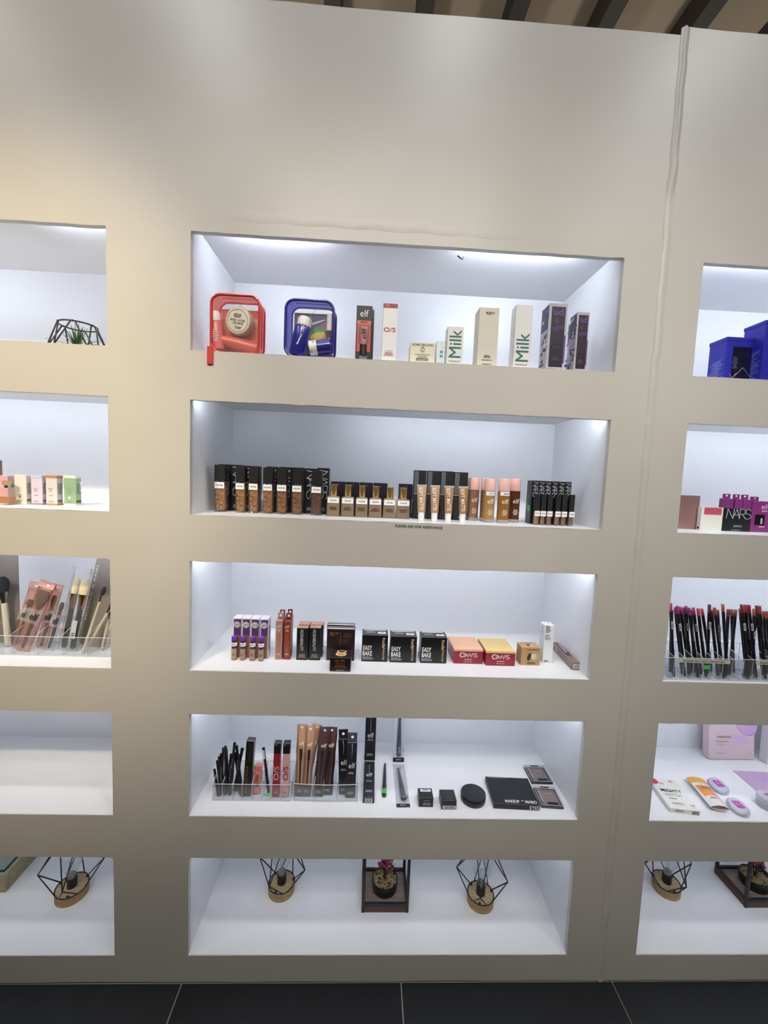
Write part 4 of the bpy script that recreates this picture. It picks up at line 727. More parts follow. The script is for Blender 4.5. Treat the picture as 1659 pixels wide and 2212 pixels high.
t = lowbox('pot_carton', 'small black carton with barcode along its lower front', 953.5, 986, 1749, 1729, .040, mat('#18181b', .42), 'small black pot cartons'); t.text('ANASTASIA', 'top', .5, .66, t.w * .8, .0036, mat('#5a5650', .5)); t.lines('top', .55, .18, t.w * .7, .008, 2, mat('#4a4a4c', .5)); t.quad('front', .52, .26, t.w * .86, t.h * .34, mat('#d6d4ce', .5), 'barcode_label'); t.put(barmesh(INK, 16), 'barcode', 'front', .55, .26, t.w * .7, t.h * .24, 0, .0008)
pL, pR = onz(996, 1730, F4), onz(1050, 1734, F4); cc = (pL + pR) / 2; rr = (pR - pL).length / 2
t = Thing('powder_compact', 'round matte black powder jar lying between small cartons and black palette', 'jar', (cc.x, cc.y + .008, F4)); loft('jar_base', [(0, 0, 0, rr * .92, rr * .92), (0, 0, .002, rr * .96, rr * .96), (0, 0, .008, rr * .96, rr * .96)], BLACK, t.e, 40); loft('lid', [(0, 0, .008, rr, rr), (0, 0, .020, rr, rr), (0, 0, .021, rr * .98, rr * .98)], mat('#17171b', .4), t.e, 40); t.h = .021; t.w = t.d = rr * 2; t.text('HUDABEAUTY', 'top', .5, .5, rr * .8, .004, mat('#4a4a52', .5))
t = flat('eyeshadow_palette', 'large flat black palette box with white brand lettering along its edge', (1065, 1748), (1165, 1750), (1139, 1692), (1049, 1688), F4, .016, mat('#121217', .4)); t.text('MAKEUP', 'top', .42, .09, t.w * .31, .0105, WPRINT, bold=.02); t.text('BY', 'top', .655, .12, .006, .004, WPRINT); t.text('MARIO', 'top', .83, .09, t.w * .25, .0105, WPRINT, bold=.02); t.text('EYES', 'front', .88, .5, t.w * .20, .010, WPRINT, bold=.01); t.text('ETHEREAL EYES MOONLIGHT', 'top', .27, .96, t.w * .46, .004, GPRINT)
for (q, lab) in ((((1148, 1694), (1195, 1695), (1174, 1660), (1132, 1660)), 'brown bronzer compact in clear case, rear one beside the palette'), (((1167, 1746), (1218, 1748), (1197, 1707), (1154, 1705)), 'brown bronzer compact in clear case, front one beside the palette')):
    t = flat('bronzer_compact', lab, *q, F4, .010, None, 'compact', 'clear-cased bronzer compacts'); w, d, h = t.w, t.d, t.h
    box('base_tray', -w / 2, w / 2, -d / 2, d / 2, 0, h * .45, mat('#1a191d', .35), t.e, .0008); box('powder_pan', -w * .36, w * .38, -d * .38, d * .40, h * .45, h * .6, mat('#8e6f66', .6, noise=.06, nscale=200), t.e, .0005); box('clear_lid', -w / 2, w / 2, -d / 2, d / 2, h * .62, h, clear('f6f7f9', .96, .04, 'compact_lid'), t.e, .001)
    tubes('lid_rim', [[(-w / 2, -d / 2, h), (w / 2, -d / 2, h), (w / 2, d / 2, h), (-w / 2, d / 2, h), (-w / 2, -d / 2, h)]], .0009, mat('#b4b8c4', .3), t.e, 5); t.quad('top', .55, .09, w * .46, d * .15, BLACK, 'clasp'); t.quad('top', .5, .96, w * .4, d * .09, BLACK, 'hinge'); t.text('physicians', 'top', .13, .5, d * .64, w * .12, mat('#c8c0c0', .5), rot=-90); t.text('formula', 'top', .56, .62, w * .3, .003, mat('#e0d4cc', .5))

# ------------------------------------------------------------------ bottom niches: wire lamps and framed plants
BASEW = wood('#8a6d45', '#a78a5e', 9, 'pale_wood'); BASET = wood('#a08c68', '#b6a380', 9, 'pale_wood_top')
def wirelamp(label, uv, phase, R=.040, seed=0, sc=1.0, n=4):
    c = onz(*uv, F5); t = Thing('wire_table_lamp', label, 'lamp', (c.x, c.y, F5), rz=phase, group='geometric wire lamps'); R *= sc
    b = loft('wooden_base', [(0, 0, 0, R, R), (0, 0, .024 * sc, R, R), (0, 0, .0255 * sc, R * .985, R * .985)], BASEW, t.e, 40); loft('base_top', [(0, 0, .0255 * sc, R * .985, R * .985), (0, 0, .0262 * sc, R * .97, R * .97)], BASET, t.e, 40)
    zb = .027 * sc; loft('socket', [(0, 0, zb - .001, .0135 * sc, .0135 * sc), (0, 0, zb + .026 * sc, .0135 * sc, .0135 * sc)], mat('#16151a', .4), t.e, 20)
    bz = zb + .026 * sc; g = loft('bulb', [(0, 0, bz, .0115 * sc, .0115 * sc), (0, 0, bz + .014 * sc, .0125 * sc, .0125 * sc), (0, 0, bz + .03 * sc, .020 * sc, .020 * sc), (0, 0, bz + .048 * sc, .0275 * sc, .0275 * sc), (0, 0, bz + .064 * sc, .026 * sc, .026 * sc), (0, 0, bz + .078 * sc, .016 * sc, .016 * sc), (0, 0, bz + .083 * sc, .004 * sc, .004 * sc)], GLASS, t.e, 24)
    tubes('filament', [[(-.002, 0, bz + .005), (-.003, 0, bz + .03), (-.007, 0, bz + .055), (0, .003, bz + .042), (.007, 0, bz + .055), (.003, 0, bz + .03), (.002, 0, bz + .005)]], .0005, mat('#6a6258', .3, .6), g, 4)
    loft('screw_thread', [(0, 0, bz + .0005, .0105 * sc, .0105 * sc), (0, 0, bz + .012 * sc, .0105 * sc, .0105 * sc)], mat('#8f8d8a', .25, .9), g, 18)
    ring = lambda r, z, k=28: [(r * math.cos(2 * PI * i / k), r * math.sin(2 * PI * i / k), z) for i in range(k)] + [(r, 0, z)]
    rb, rm, rtp, zm, zt = R * .98, R * 1.92, R * .80, .088 * sc, .172 * sc; segs = [ring(rb, zb), ring(rtp, zt)]
    for k in range(n):
        a = 2 * PI * k / n; m_ = (rm * math.cos(a), rm * math.sin(a), zm)
        for s in (-1, 1):
            a2 = a + s * PI / n * (.72); segs.append([(rb * math.cos(a2), rb * math.sin(a2), zb), m_]); segs.append([m_, (rtp * math.cos(a2), rtp * math.sin(a2), zt)])
    tubes('wire_cage', segs, .0017 * sc, WIRE, t.e, 6)
    for k in range(3):
        a = 2 * PI * k / 3 + .5; loft('clip', [(R * .90 * math.cos(a), R * .90 * math.sin(a), zb - .001, .004, .004), (R * .90 * math.cos(a), R * .90 * math.sin(a), zb + .003, .004, .004)], WIRE, t.e, 10)
    return t
wirelamp('wire cage lamp on round wooden base, left of the framed berry plant', (608, 1922), math.radians(-16)); wirelamp('wire cage lamp on round wooden base, right of the framed berry plant', (1037, 1946), math.radians(-18))
wirelamp('wire cage lamp on round wooden base, bottom niche of the left column', (156, 1930), math.radians(20), .043); wirelamp('wire cage lamp on round wooden base, bottom niche of the right column', (1438, 1920), math.radians(0), .040)
def plantframe(label, FLp, FRp, depth, rz=0.0, berries=True):
    P0, P1 = onz(*FLp, F5), onz(*FRp, F5); w = (P1 - P0).length; c = (P0 + P1) / 2; d = depth; H = .235; s = .0085
    t = Thing('framed_plant', label, 'plant', (c.x, c.y + d / 2 + .0, F5), w, d, H, rz, 'black-framed potted plants'); FM = mat('#1b191d', .45); hw, hd = w / 2, d / 2
    box('wooden_base', -hw + .001, hw - .001, -hd + .001, hd - .001, 0, .020, wood('#4a2d22', '#5e3c2d', 12, 'dark_wood'), t.e, .0006); box('base_top', -hw + s, hw - s, -hd + s, hd - s, .0202, .0212, wood('#6f5f56', '#857469', 12, 'brown_board'), t.e, 0)
    for sx in (-1, 1):
        for sy in (-1, 1): box('frame_post', sx * hw - (s if sx > 0 else 0), sx * hw + (0 if sx > 0 else s), sy * hd - (s if sy > 0 else 0), sy * hd + (0 if sy > 0 else s), .0, H, FM, t.e, .0006)
    for z0, z1 in ((.0195, .0275), (H - .008, H)):
        for sy in (-1, 1): box('frame_rail', -hw + s, hw - s, sy * hd - (s if sy > 0 else 0), sy * hd + (0 if sy > 0 else s), z0, z1, FM, t.e, .0005)
        for sx in (-1, 1): box('frame_rail', sx * hw - (s if sx > 0 else 0), sx * hw + (0 if sx > 0 else s), -hd + s, hd - s, z0, z1, FM, t.e, .0005)
    R = min(w, d) * .335; pot = loft('pot', [(0, 0, .0212, R * .96, R * .96), (0, 0, .050, R, R), (0, 0, .052, R * .99, R * .99), (0, 0, .052, R * .93, R * .93), (0, 0, .047, R * .92, R * .92)], mat('#141315', .4), t.e, 36)
    rd = random.Random(5); gv, gf = [], []
    for k in range(460):
        a, q = rd.uniform(0, 2 * PI), R * .90 * math.sqrt(rd.random()); sz = rd.uniform(.0014, .0030)
        mt = Matrix.Translation((q * math.cos(a), q * math.sin(a), .048 + rd.uniform(0, .003))) @ Matrix.Rotation(rd.uniform(0, 6), 4, Vector((rd.random(), rd.random(), rd.random() + .1)).normalized()) @ Matrix.Diagonal((sz * 1.4, sz, sz * .8, 1)); b0 = len(gv)
        gv += [mt @ Vector(c_) for c_ in ((1, 0, 0), (-1, 0, 0), (0, 1, 0), (0, -1, 0), (0, 0, 1), (0, 0, -1))]
        gf += [tuple(b0 + c_ for c_ in f_) for f_ in ((0, 2, 4), (2, 1, 4), (1, 3, 4), (3, 0, 4), (2, 0, 5), (1, 2, 5), (3, 1, 5), (0, 3, 5))]
    gr = pyd('gravel', gv, gf, mat('#94835f', .6, noise=.8, nscale=160, name='gravel'), t.e); gr['kind'] = 'stuff'
    if berries:
        BM = mat('#8e1f3c', .3, coat=.3); st = mat('#3d2620', .6); rd = random.Random(8); segs = []; pts = []
        for k in range(6):
            a = rd.uniform(0, 6.28); p = [(rd.uniform(-.003, .003), rd.uniform(-.003, .003), .047)]
            for q in range(1, 6): p.append((p[-1][0] + .005 * math.cos(a) + rd.uniform(-.003, .003), p[-1][1] + .005 * math.sin(a) + rd.uniform(-.003, .003), .047 + q * rd.uniform(.018, .026)))
            segs.append(p); pts += [p[1 + j] for j in range(1, 5)]
        tubes('stems', segs, .0011, st, t.e, 5); me = None
        pts += [(rd.uniform(-.02, .02), rd.uniform(-.012, .012), rd.uniform(.085, .115)) for k in range(16)]
        for k, p in enumerate(pts):
            o = loft('berry', [(0, 0, -.0052, .0012, .0012), (0, 0, -.003, .0042, .0042), (0, 0, 0, .0053, .0053), (0, 0, .003, .0042, .0042), (0, 0, .0052, .001, .001)], BM, t.e, 10) if me is None else newobj('berry', me, BM, t.e); me = o.data
            o.location = (p[0] + rd.uniform(-.006, .006), p[1] + rd.uniform(-.006, .006), p[2])
    return t
plantframe('black framed pot of gravel with dark red berries between the two centre lamps', (780.5, 1972), (882, 1972), .118)
plantframe('black framed gravel pot at the right edge of the bottom right niche', (1609, 1961), (1718, 1963), .118, berries=True)
# ------------------------------------------------------------------ left column
def terrarium():
    P0, P1 = ony(108, 743, .075), ony(226, 746, .075); R = (P1.x - P0.x) / 2; cx = (P0.x + P1.x) / 2; y = .012 + R
    t = Thing('wire_terrarium', 'black wire terrarium frame open at top with green spiky plant inside', 'planter', (cx, y, F1)); H = .066; rt_ = R * .62
    segs = [[(rt_ * math.cos(2 * PI * i / 30), rt_ * math.sin(2 * PI * i / 30), H) for i in range(30)] + [(rt_, 0, H)]]
    B = [(R * math.cos(PI / 3 * k + .35), R * math.sin(PI / 3 * k + .35), .0016) for k in range(6)]; segs.append(B + B[:1])
    for k in range(6):
        a = PI / 3 * k + .35
        for s in (-.42, .42): segs.append([B[k], (rt_ * math.cos(a + s), rt_ * math.sin(a + s), H)])
    tubes('wire_frame', segs, .0018, WIRE, t.e, 6)
    for k in range(6):
        a = PI / 3 * k + .35 + .5; loft('solder_bead', [(rt_ * math.cos(a), rt_ * math.sin(a), H - .002, .0022, .0022), (rt_ * math.cos(a), rt_ * math.sin(a), H + .002, .0022, .0022)], WIRE, t.e, 8)
    p = Thing('air_plant', 'green spiky artificial succulent standing inside the wire terrarium', 'plant', (cx + .004, y - .012, F1)); rd = random.Random(4); GM = [mat(h, .45) for h in ('#3f6a38', '#568046', '#2f5230')]
    loft('root_ball', [(0, 0, 0, .008, .008), (0, 0, .010, .006, .006)], mat('#8f9a80', .6), p.e, 10)
    for k in range(44):
        a = rd.uniform(0, 2 * PI); el = rd.uniform(.15, 1.35); L = rd.uniform(.045, .072); w = rd.uniform(.0016, .0028); side = Vector((-math.sin(a), math.cos(a), 0)); vs = []; N = 5
        for q in range(N + 1):
            s = q / N; rr = L * s * math.cos(el) ; zz = .008 + L * s * math.sin(el) - .010 * s * s * math.cos(el); c = Vector((rr * math.cos(a), rr * math.sin(a), max(.001, zz))); ww = w * (1 - s) ** .7 + .0001
            vs += [c - side * ww, c + Vector((0, 0, -.0005)), c + side * ww]
        fs = [(3 * q + i, 3 * q + i + 1, 3 * q + i + 4, 3 * q + i + 3) for q in range(N) for i in (0, 1)]
        pyd('leaf', vs, fs, GM[k % 3], p.e, True)
terrarium()
def lcarton(name, label, u0, u1, vb, vt, d, hx, group=None, rz=0, **k): return carton(name, label, F2, u0, u1, vb, vt, d, mat(hx, .3, coat=.2), group=group, rz=rz, **k)
t = lcarton('perfume_carton', 'tall brown carton at the left picture edge, behind the perfume row', -60, -9, 1078, 993, .022, '#7d5540', y=.16)
t = lcarton('perfume_carton', 'pink carton with round green sticker behind the amber perfume bottle', -16, 17, 1088, 1027, .024, '#d3a3ab', group='perfume cartons'); t.put(discmesh(mat('#4fa550', .5), 20), 'green_sticker', 'right', .6, .66, .013, .013); t.quad('right', .5, .12, .03, .010, mat('#4a4046', .5), 'barcode_print')
b = Thing('perfume_bottle', 'squat perfume bottle with amber liquid and silver neck at the left edge', 'bottle', (onz(6, 1091, F2).x, onz(6, 1091, F2).y + .014, F2), .030, .024, .05)
box('glass_body', -.016, .016, -.013, .013, 0, .044, clear('faf4ee', .9, .03, 'perfume_glass'), b.e, .002, 2); box('perfume', -.0135, .0135, -.0105, .0105, .005, .022, mat('#a8682c', .15, coat=.5), b.e, .001); loft('neck', [(0, 0, .044, .006, .006), (0, 0, .050, .006, .006)], mat('#b9b9be', .2, 1), b.e, 16); loft('stopper', [(0, 0, .050, .009, .009), (0, 0, .062, .010, .010)], clear('d8c090', .5, .05, 'stopper_glass'), b.e, 16)
BOXES = [(31, 56.5, 1089.5, 1026, '#dcd6ca', None, None, 'pearl white perfume carton with bow print'), (67, 91, 1090.5, 1027, '#d9c3cf', '#b9c9e0', '#8f8a98', 'lilac pink perfume carton with iridescent top'), (99, 123, 1091.5, 1027, '#cfcac4', '#c48258', '#b8805c', 'pale grey perfume carton with copper bands'), (138, 164, 1092, 1027, '#8fae86', '#dfe3da', '#e4e8e0', 'green perfume carton with white bands')]
for (u0, u1, vb, vt, hx, top, bot, lab) in BOXES:
    t = lcarton('perfume_carton', lab, u0, u1, vb, vt, .021, hx, group='perfume cartons')
    for f in ('front', 'right'):
        W = t.w if f == 'front' else t.d
        if top: t.quad(f, .5, .955, W, t.h * .09, mat(top, .25, coat=.3), 'top_band')
        if bot: t.quad(f, .5, .03, W, t.h * .06, mat(bot, .35), 'bottom_band')
    PRN = mat('#8d8680', .5); t.text('KAY\nALI', 'front', .46, .52, .012, .010, PRN); t.lines('front', .46, .32 if bot != '#e4e8e0' else .40, .016, .003, 1, PRN)
    if hx in ('#8fae86', '#dcd6ca'): t.put(discmesh(mat('#e6ece2' if hx == '#8fae86' else '#8e7c74', .4), 3), 'gem_print', 'front', .46, .26, .010, .010, -90)
    t.lines('front', .46, .12, .016, .004, 2, PRN); t.lines('right', .5, .55, .02, .03, 8, mat('#77777c', .6)); t.put(barmesh(INK, 10), 'barcode_print', 'right', .5, .14, .018, .007); t.quad('right', .8, .62, .007, .030, WHITE, 'price_label') if hx == '#8fae86' else None

# brushes in the clear organizer, third niche
og = organizer('acrylic_organizer', 'clear acrylic organizer full of makeup brushes, left column', F3, -88, 240, 1416, 6, .052, .078, .085, curve=.003); YL = og.e.location.y
def brush(label, ub, vb, ut, vt, yb, dy, hand, fer, bris, r=.006, br=.014, frac=(.52, .68), flat_=1.0, name='makeup_brush', group='makeup brushes', taper=.8):
    m4, L = lean(F3 + .0035, ub, vb, ut, vt, dy, yb); t = Thing(name, label, 'brush', group=group, mtx=m4); f0, f1 = frac; f = flat_
    loft('handle', [(0, 0, 0, r * .7, r * .7), (0, 0, .003, r, r), (0, 0, L * f0 * .5, r * .9, r * .9), (0, 0, L * f0, r * taper, r * taper)], mat(hand, .25, coat=.4), t.e, 16)
    loft('ferrule', [(0, 0, L * f0, r * taper * 1.02, r * taper * 1.02), (0, 0, L * f1, br * .72, br * .72 * f)], mat(fer, .22, 1), t.e, 16)
    loft('bristles', [(0, 0, L * f1, br * .72, br * .72 * f), (0, 0, L * (f1 + 1) / 2, br, br * f), (0, 0, L * .95, br * .92, br * .9 * f), (0, 0, L, br * .45, br * .45 * f)], mat(bris, .9, noise=.35, nscale=500, name='bristle_hair'), t.e, 16); return t
def cardback(name, label, ub, vb, ut, vt, w, yb, dy, hx, corner=.010):
    m4, L = lean(F3 + .0035, ub, vb, ut, vt, dy, yb); t = Thing(name, label, 'card', mtx=m4, w=w, d=.0016, h=L); pts = rrect(w, L, corner, 6)
    n = len(pts); vs = [(a, -.0008, b) for a, b in pts] + [(a, .0008, b) for a, b in pts]; pyd('card_sheet', vs, [tuple(range(n)), tuple(reversed(range(n, 2 * n)))] + [(i, n + i, n + (i + 1) % n, (i + 1) % n) for i in range(n)], mat(hx, .35, coat=.4), t.e); return t
cardback('brush_set_card', 'dark taupe brush backing card at the left picture edge', 10, 1400, 4, 1190, .088, YL + .070, .03, '#6b625a')
brush('thick brush with black bristles and cream handle at the left edge', 18, 1385, 3, 1246, YL + .05, .012, '#c9c2b0', '#b8b4a8', '#1b1a1c', .008, .016, (.62, .78))
t = cardback('brush_set_card', 'taupe brush backing card with pale lettering leaning at the right end', 196, 1408, 240, 1200, .072, YL + .060, .045, '#7a7167', .018); t.text('MORPHE X ARIEL', 'front', .10, .58, t.h * .62, .006, mat('#d8d2c4', .5), rot=90)
for i, (ub, vb, ut, vt, r, lab) in enumerate([(178, 1390, 226, 1268, .0038, 'thin cream brush lying steepest against the taupe card'), (184, 1408, 246, 1300, .0042, 'cream brush leaning far right in front of the taupe card'), (219, 1400, 240, 1318, .0034, 'short cream brush near the niche edge, second from right'), (228, 1412, 248, 1330, .0036, 'cream brush at the right niche edge')]):
    brush(lab, ub, vb, ut, vt, YL + .014 + .012 * i, .016, '#c8bfa6', '#b9b3a4', '#221c1c', r, r * 1.6, (.78, .88))
PINKF = clear('f2d2c6', .88, .10, 'pink_pouch_film')
def pouchpack(label, ub, vb, ut, vt, w, yb, dy, head, parts=True, text='elf', film=PINKF, hole=True):
    m4, L = lean(F3 + .0035, ub, vb, ut, vt, dy, yb); t = Thing('brush_pouch', label, 'brush pouch', group='packed brushes', mtx=m4, w=w, d=.012, h=L); N = 8; vs, fs = [], []
    for k in range(N + 1):
        zz = L * k / N; dd = .001 + .007 * math.sin(PI * min(.98, k / N)); vs += [(-w / 2, 0, zz), (-w / 5, -dd, zz), (w / 5, -dd, zz), (w / 2, 0, zz), (w / 5, dd, zz), (-w / 5, dd, zz)]
    for k in range(N):
        for q in range(6): fs.append((6 * k + q, 6 * k + (q + 1) % 6, 6 * k + 6 + (q + 1) % 6, 6 * k + 6 + q))
    pyd('pouch_film', vs, fs, film, t.e, True)
    if hole: t.quad('front', .5, .95, w, L * .09, mat('#c9968a', .4), 'header', -.002); t.put(discmesh(mat('#efe6e0', .5), 16), 'hang_hole', 'front', .62, .95, .008, .006, 0, -.0015)
    if text: t.text(text, 'front', .60, .50, w * .54, .019, mat('#2c2a2c', .5), eps=.0040, bold=.04); t.quad('front', .5, .50, w * .9, L * .2, clear('f0f1f2', .80, .3, 'frosted_print'), 'printed_band', .0022)
    return t, L
def inner(t, L, hx='#20191a', br=.014, f=.7, fer='#c78a5c', x=0, top=.90, h0=.04):
    loft('handle', [(x, 0, L * h0, .004, .003), (x, 0, L * .5, .0055, .0035), (x, 0, L * .58, .0055, .0035)], mat('#2a2324', .25, coat=.3), t.e, 14); loft('ferrule', [(x, 0, L * .58, .006, .0036), (x, 0, L * .66, br * .7, .0042)], mat(fer, .25, 1), t.e, 14); loft('bristles', [(x, 0, L * .66, br * .7, .0042), (x, 0, L * (top - .08), br, .005), (x, 0, L * top, br * .7, .003)], mat(hx, .9, noise=.3, nscale=500, name='bristle_hair'), t.e, 14)
t, L = pouchpack('pink see-through pouch with brush, far left behind the fan brush pouch', 36, 1402, 80, 1258, .034, YL + .052, .030, None); inner(t, L, br=.011, fer='#b98a5c', top=.72)
t, L = pouchpack('pink see-through pouch with wide black fan brush', 46, 1404, 106, 1256, .042, YL + .020, .030, None); inner(t, L, br=.018, top=.86)
t, L = pouchpack('pink see-through pouch with narrow dark brush, right of the fan brush', 88, 1406, 126, 1262, .030, YL + .038, .030, None); inner(t, L, br=.007, top=.82)
t, L = pouchpack('clear slim pouch with dark brush beside the gold brushes', 104, 1407, 143, 1276, .024, YL + .026, .03, None, film=FILM, hole=False); inner(t, L, br=.006, top=.80)
t, L = pouchpack('crinkled clear bag holding two gold-ferruled face brushes', 146, 1402, 181, 1226, .056, YL + .030, .03, None, film=FILM, text=None, hole=False)
for (x, hd, bw) in ((-.011, '#17161a', .0095), (.012, '#1d1b1e', .0135)):
    loft('handle', [(x, 0, .006, .005, .005), (x, 0, .010, .0072, .0062), (x, 0, L * .52, .0066, .006)], mat(hd, .25, coat=.4), t.e, 16); loft('ferrule', [(x, 0, L * .50, .0072, .0065), (x, 0, L * .60, .0085, .007), (x, 0, L * .68, bw * .85, .0075)], mat('#c99a62', .2, 1), t.e, 16); loft('bristles', [(x, 0, L * .68, bw * .85, .0072), (x, 0, L * .80, bw, .008), (x, 0, L * .86, bw * .8, .006)], mat('#c7b490', .9, noise=.15, nscale=500, name='bristle_hair'), t.e, 16)
t.quad('front', .70, .26, .013, L * .22, mat('#b9b9b9', .5), 'paper_label', .004); t.lines('front', .70, .18, .010, .02, 4, INK, eps=.0046)
# light wood box frame at the left edge of the bottom niche
P = onz(52, 1868, F5)
t = Thing('shadow_box', 'pale wooden box frame with glass and black inner border, bottom left', 'frame', (onz(0, 1925, F5).x - .10, onz(0, 1925, F5).y + .06, F5), .24, .13, .055, math.radians(0))
PW = wood('#8f8768', '#a39a7a', 8, 'grey_green_wood')
for (nm, a) in (('frame_side', (-.12, .12, -.065, -.053, 0, .055)), ('frame_side', (-.12, .12, .053, .065, 0, .055)), ('frame_side', (-.12, -.108, -.053, .053, 0, .055)), ('frame_side', (.108, .12, -.053, .053, 0, .055))): box(nm, *a, PW, t.e, .0008)
for a in ((-.108, .108, -.053, -.045, .05, .0545), (-.108, .108, .045, .053, .05, .0545), (-.108, -.100, -.045, .045, .05, .0545), (.100, .108, -.045, .045, .05, .0545)): box('inner_border', *a, BLACKM, t.e, .0003)
box('glass_pane', -.100, .100, -.045, .045, .050, .0520, clear('e0ebe4', .8, .03, 'frame_glass'), t.e, 0); box('backing', -.108, .108, -.053, .053, .002, .006, mat('#b9bcae', .6), t.e, 0)

# ------------------------------------------------------------------ right column
BLUE = mat('#262aa6', .4); LBL = mat('#6a74c8', .5)
for (u0, u1, vb, vt, d, lab, win, yy) in ((1568, 1626, 807, 729, .055, 'deep blue carton with dark window, left of the taller blue carton', True, .035), (1649, 1750, 816, 694, .060, 'taller deep blue carton cut off by the right picture edge', False, .006)):
    t = carton('gift_carton', lab, F1, u0, u1, vb, vt, d, BLUE, y=yy, group='deep blue gift cartons'); box('lid_edge', -t.w / 2 - .0012, t.w / 2 + .0012, -t.d / 2 - .0008, t.d / 2 + .0012, t.h - .008, t.h + .0006, BLUE, t.e, .0006)
    rd = random.Random(int(u0))
    for k in range(26): t.quad('left', .5 + rd.uniform(-.12, .12), .50 - k * .019, t.d * rd.uniform(.35, .75), .0016, LBL, 'brush_stroke', .0004 + k * 1e-5, rot=rd.uniform(2, 12))
    if win: t.quad('front', .60, .42, t.w * .70, t.h * .74, mat('#17162e', .15, coat=.5), 'window'); tubes('ribbon', [[(-.01, -t.d / 2 - .001, .012), (.012, -t.d / 2 - .001, .036), (.035, -t.d / 2 - .001, .012)], [(-.022, -t.d / 2 - .001, .02), (-.014, -t.d / 2 - .001, .008), (-.004, -t.d / 2 - .001, .022)]], .0007, GPRINT, t.e, 4); t.lines('front', .36, .42, .014, .03, 7, mat('#5a5a8a', .6), eps=.0008)
F = F2
t = carton('rose_gold_box', 'tall metallic rose gold carton at the left of the right column', F, 1467, 1510, 1143, 1070, .028, mat('#a8807c', .3, .45), cat='box')
t = carton('blush_box', 'white carton with rose red panel beside the rose gold carton', F, 1514, 1561, 1146, 1096, .014, mat('#dfe0d6', .45)); t.quad('front', .52, .84, t.w * .80, t.h * .30, mat('#b84c5c', .45)); t.quad('top', .5, .5, t.w * .9, t.d * .9, mat('#c96a7c', .45), 'top_panel'); t.quad('left', .5, .1, .006, .006, INK, 'barcode_print')
VIO = mat('#7d2f6e', .4)
for (u0, u1, vb, vt, lab) in ((1564, 1583, 1133, 1077, 'violet hang-tab carton behind the black lettered box, left one'), (1586, 1603, 1134, 1078, 'violet hang-tab carton behind the black lettered box, middle one'), (1604, 1622, 1134, 1079, 'violet hang-tab carton behind the black lettered box, right one')):
    t = carton('lip_carton', lab, F, u0, u1, vb, vt, .020, VIO, y=.095, group='violet hang tab cartons'); box('hang_tab', -t.w * .44, t.w * .44, .001, .0018, t.h, t.h + .013, VIO, t.e, .0003); t.put(discmesh(WHITE, 16), 'hang_hole', 'front', .5, 1, .0065, .0055, off=(0, .0005, t.h + .008))
t = carton('powder_carton', 'black square carton with large thin silver letters, right column', F, 1560.5, 1622, 1148, 1098, .035, NB); t.put(narsmesh(SIL, .05), 'lettering', 'front', .55, .76, t.w * .86, t.h * .42, 0, .0006); t.lines('front', .55, .22, t.w * .4, .006, 2, GPRINT); t.lines('front', .5, .05, t.w * .5, .003, 1, GPRINT)
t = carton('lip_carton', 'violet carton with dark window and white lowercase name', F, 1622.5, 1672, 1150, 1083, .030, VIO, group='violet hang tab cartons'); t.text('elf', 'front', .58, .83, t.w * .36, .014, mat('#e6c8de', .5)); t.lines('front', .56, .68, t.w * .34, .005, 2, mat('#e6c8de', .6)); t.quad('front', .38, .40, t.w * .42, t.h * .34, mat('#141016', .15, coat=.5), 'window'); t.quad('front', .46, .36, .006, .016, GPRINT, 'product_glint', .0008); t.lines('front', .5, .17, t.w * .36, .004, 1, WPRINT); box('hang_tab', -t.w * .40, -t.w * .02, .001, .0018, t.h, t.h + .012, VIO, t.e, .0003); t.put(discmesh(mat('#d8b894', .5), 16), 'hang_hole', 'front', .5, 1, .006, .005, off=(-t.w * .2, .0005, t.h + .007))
# lip pencils
oa = organizer('acrylic_organizer', 'clear acrylic organizer of lip pencils with green sticker and notice', F3, 1434, 1602, 1470, 8, .060, .078, .070); ob = organizer('acrylic_organizer', 'clear acrylic organizer of lip pencils cut off by the right edge', F3, 1605, 1760, 1474, 8, .060, .078, .070)
YR = oa.e.location.y
ends = {'a': ('#86285e', 'magenta'), 'b': ('#7a2450', 'plum'), 'c': ('#98303f', 'coral red'), 'd': ('#6a2426', 'brick red'), 'e': ('#743a28', 'rust brown'), 'f': ('#5a2a30', 'dark wine'), 'g': ('#8a4a32', 'terracotta')}
PR = [(310, 465, 352, 1480, 'c'), (375, 525, 470, 1490, 'b'), (400, 505, 500, 1500, 'a'), (440, 515, 560, 1495, 'a'), (490, 525, 600, 1500, 'a'), (525, 505, 560, 1490, 'b'), (562, 530, 690, 1500, 'b'), (625, 525, 730, 1500, 'a'), (690, 540, 800, 1505, 'c'), (742, 540, 870, 1505, 'c'), (848, 485, 810, 1500, 'f'), (872, 560, 960, 1505, 'd'), (917, 528, 1040, 1510, 'e'), (1032, 478, 1090, 1520, 'g'), (1110, 550, 1060, 1500, 'd'), (1155, 550, 1170, 1525, 'e'), (1212, 556, 1120, 1520, 'f'), (1272, 545, 1360, 1525, 'e'), (1292, 485, 1380, 1520, 'd'), (1340, 562, 1440, 1530, 'e'), (1345, 488, 1410, 1520, 'c'), (1392, 490, 1490, 1530, 'd'), (1466, 545, 1440, 1520, 'e'), (1500, 500, 1580, 1530, 'd'), (1540, 505, 1620, 1530, 'e'), (1600, 577, 1640, 1530, 'd'), (1642, 577, 1690, 1535, 'g'), (960, 560, 1000, 1500, 'd'), (330, 560, 300, 1480, 'd'), (590, 560, 640, 1500, 'f'), (1510, 660, 1310, 1520, None)]
PR.sort(key=lambda q: q[0]); ORDN = ['first', 'second', 'third', 'fourth', 'fifth', 'sixth', 'seventh', 'eighth', 'ninth']; cnt = {}
tot = {k: sum(1 for q in PR if q[4] == k) for k in list(ends) + [None]}
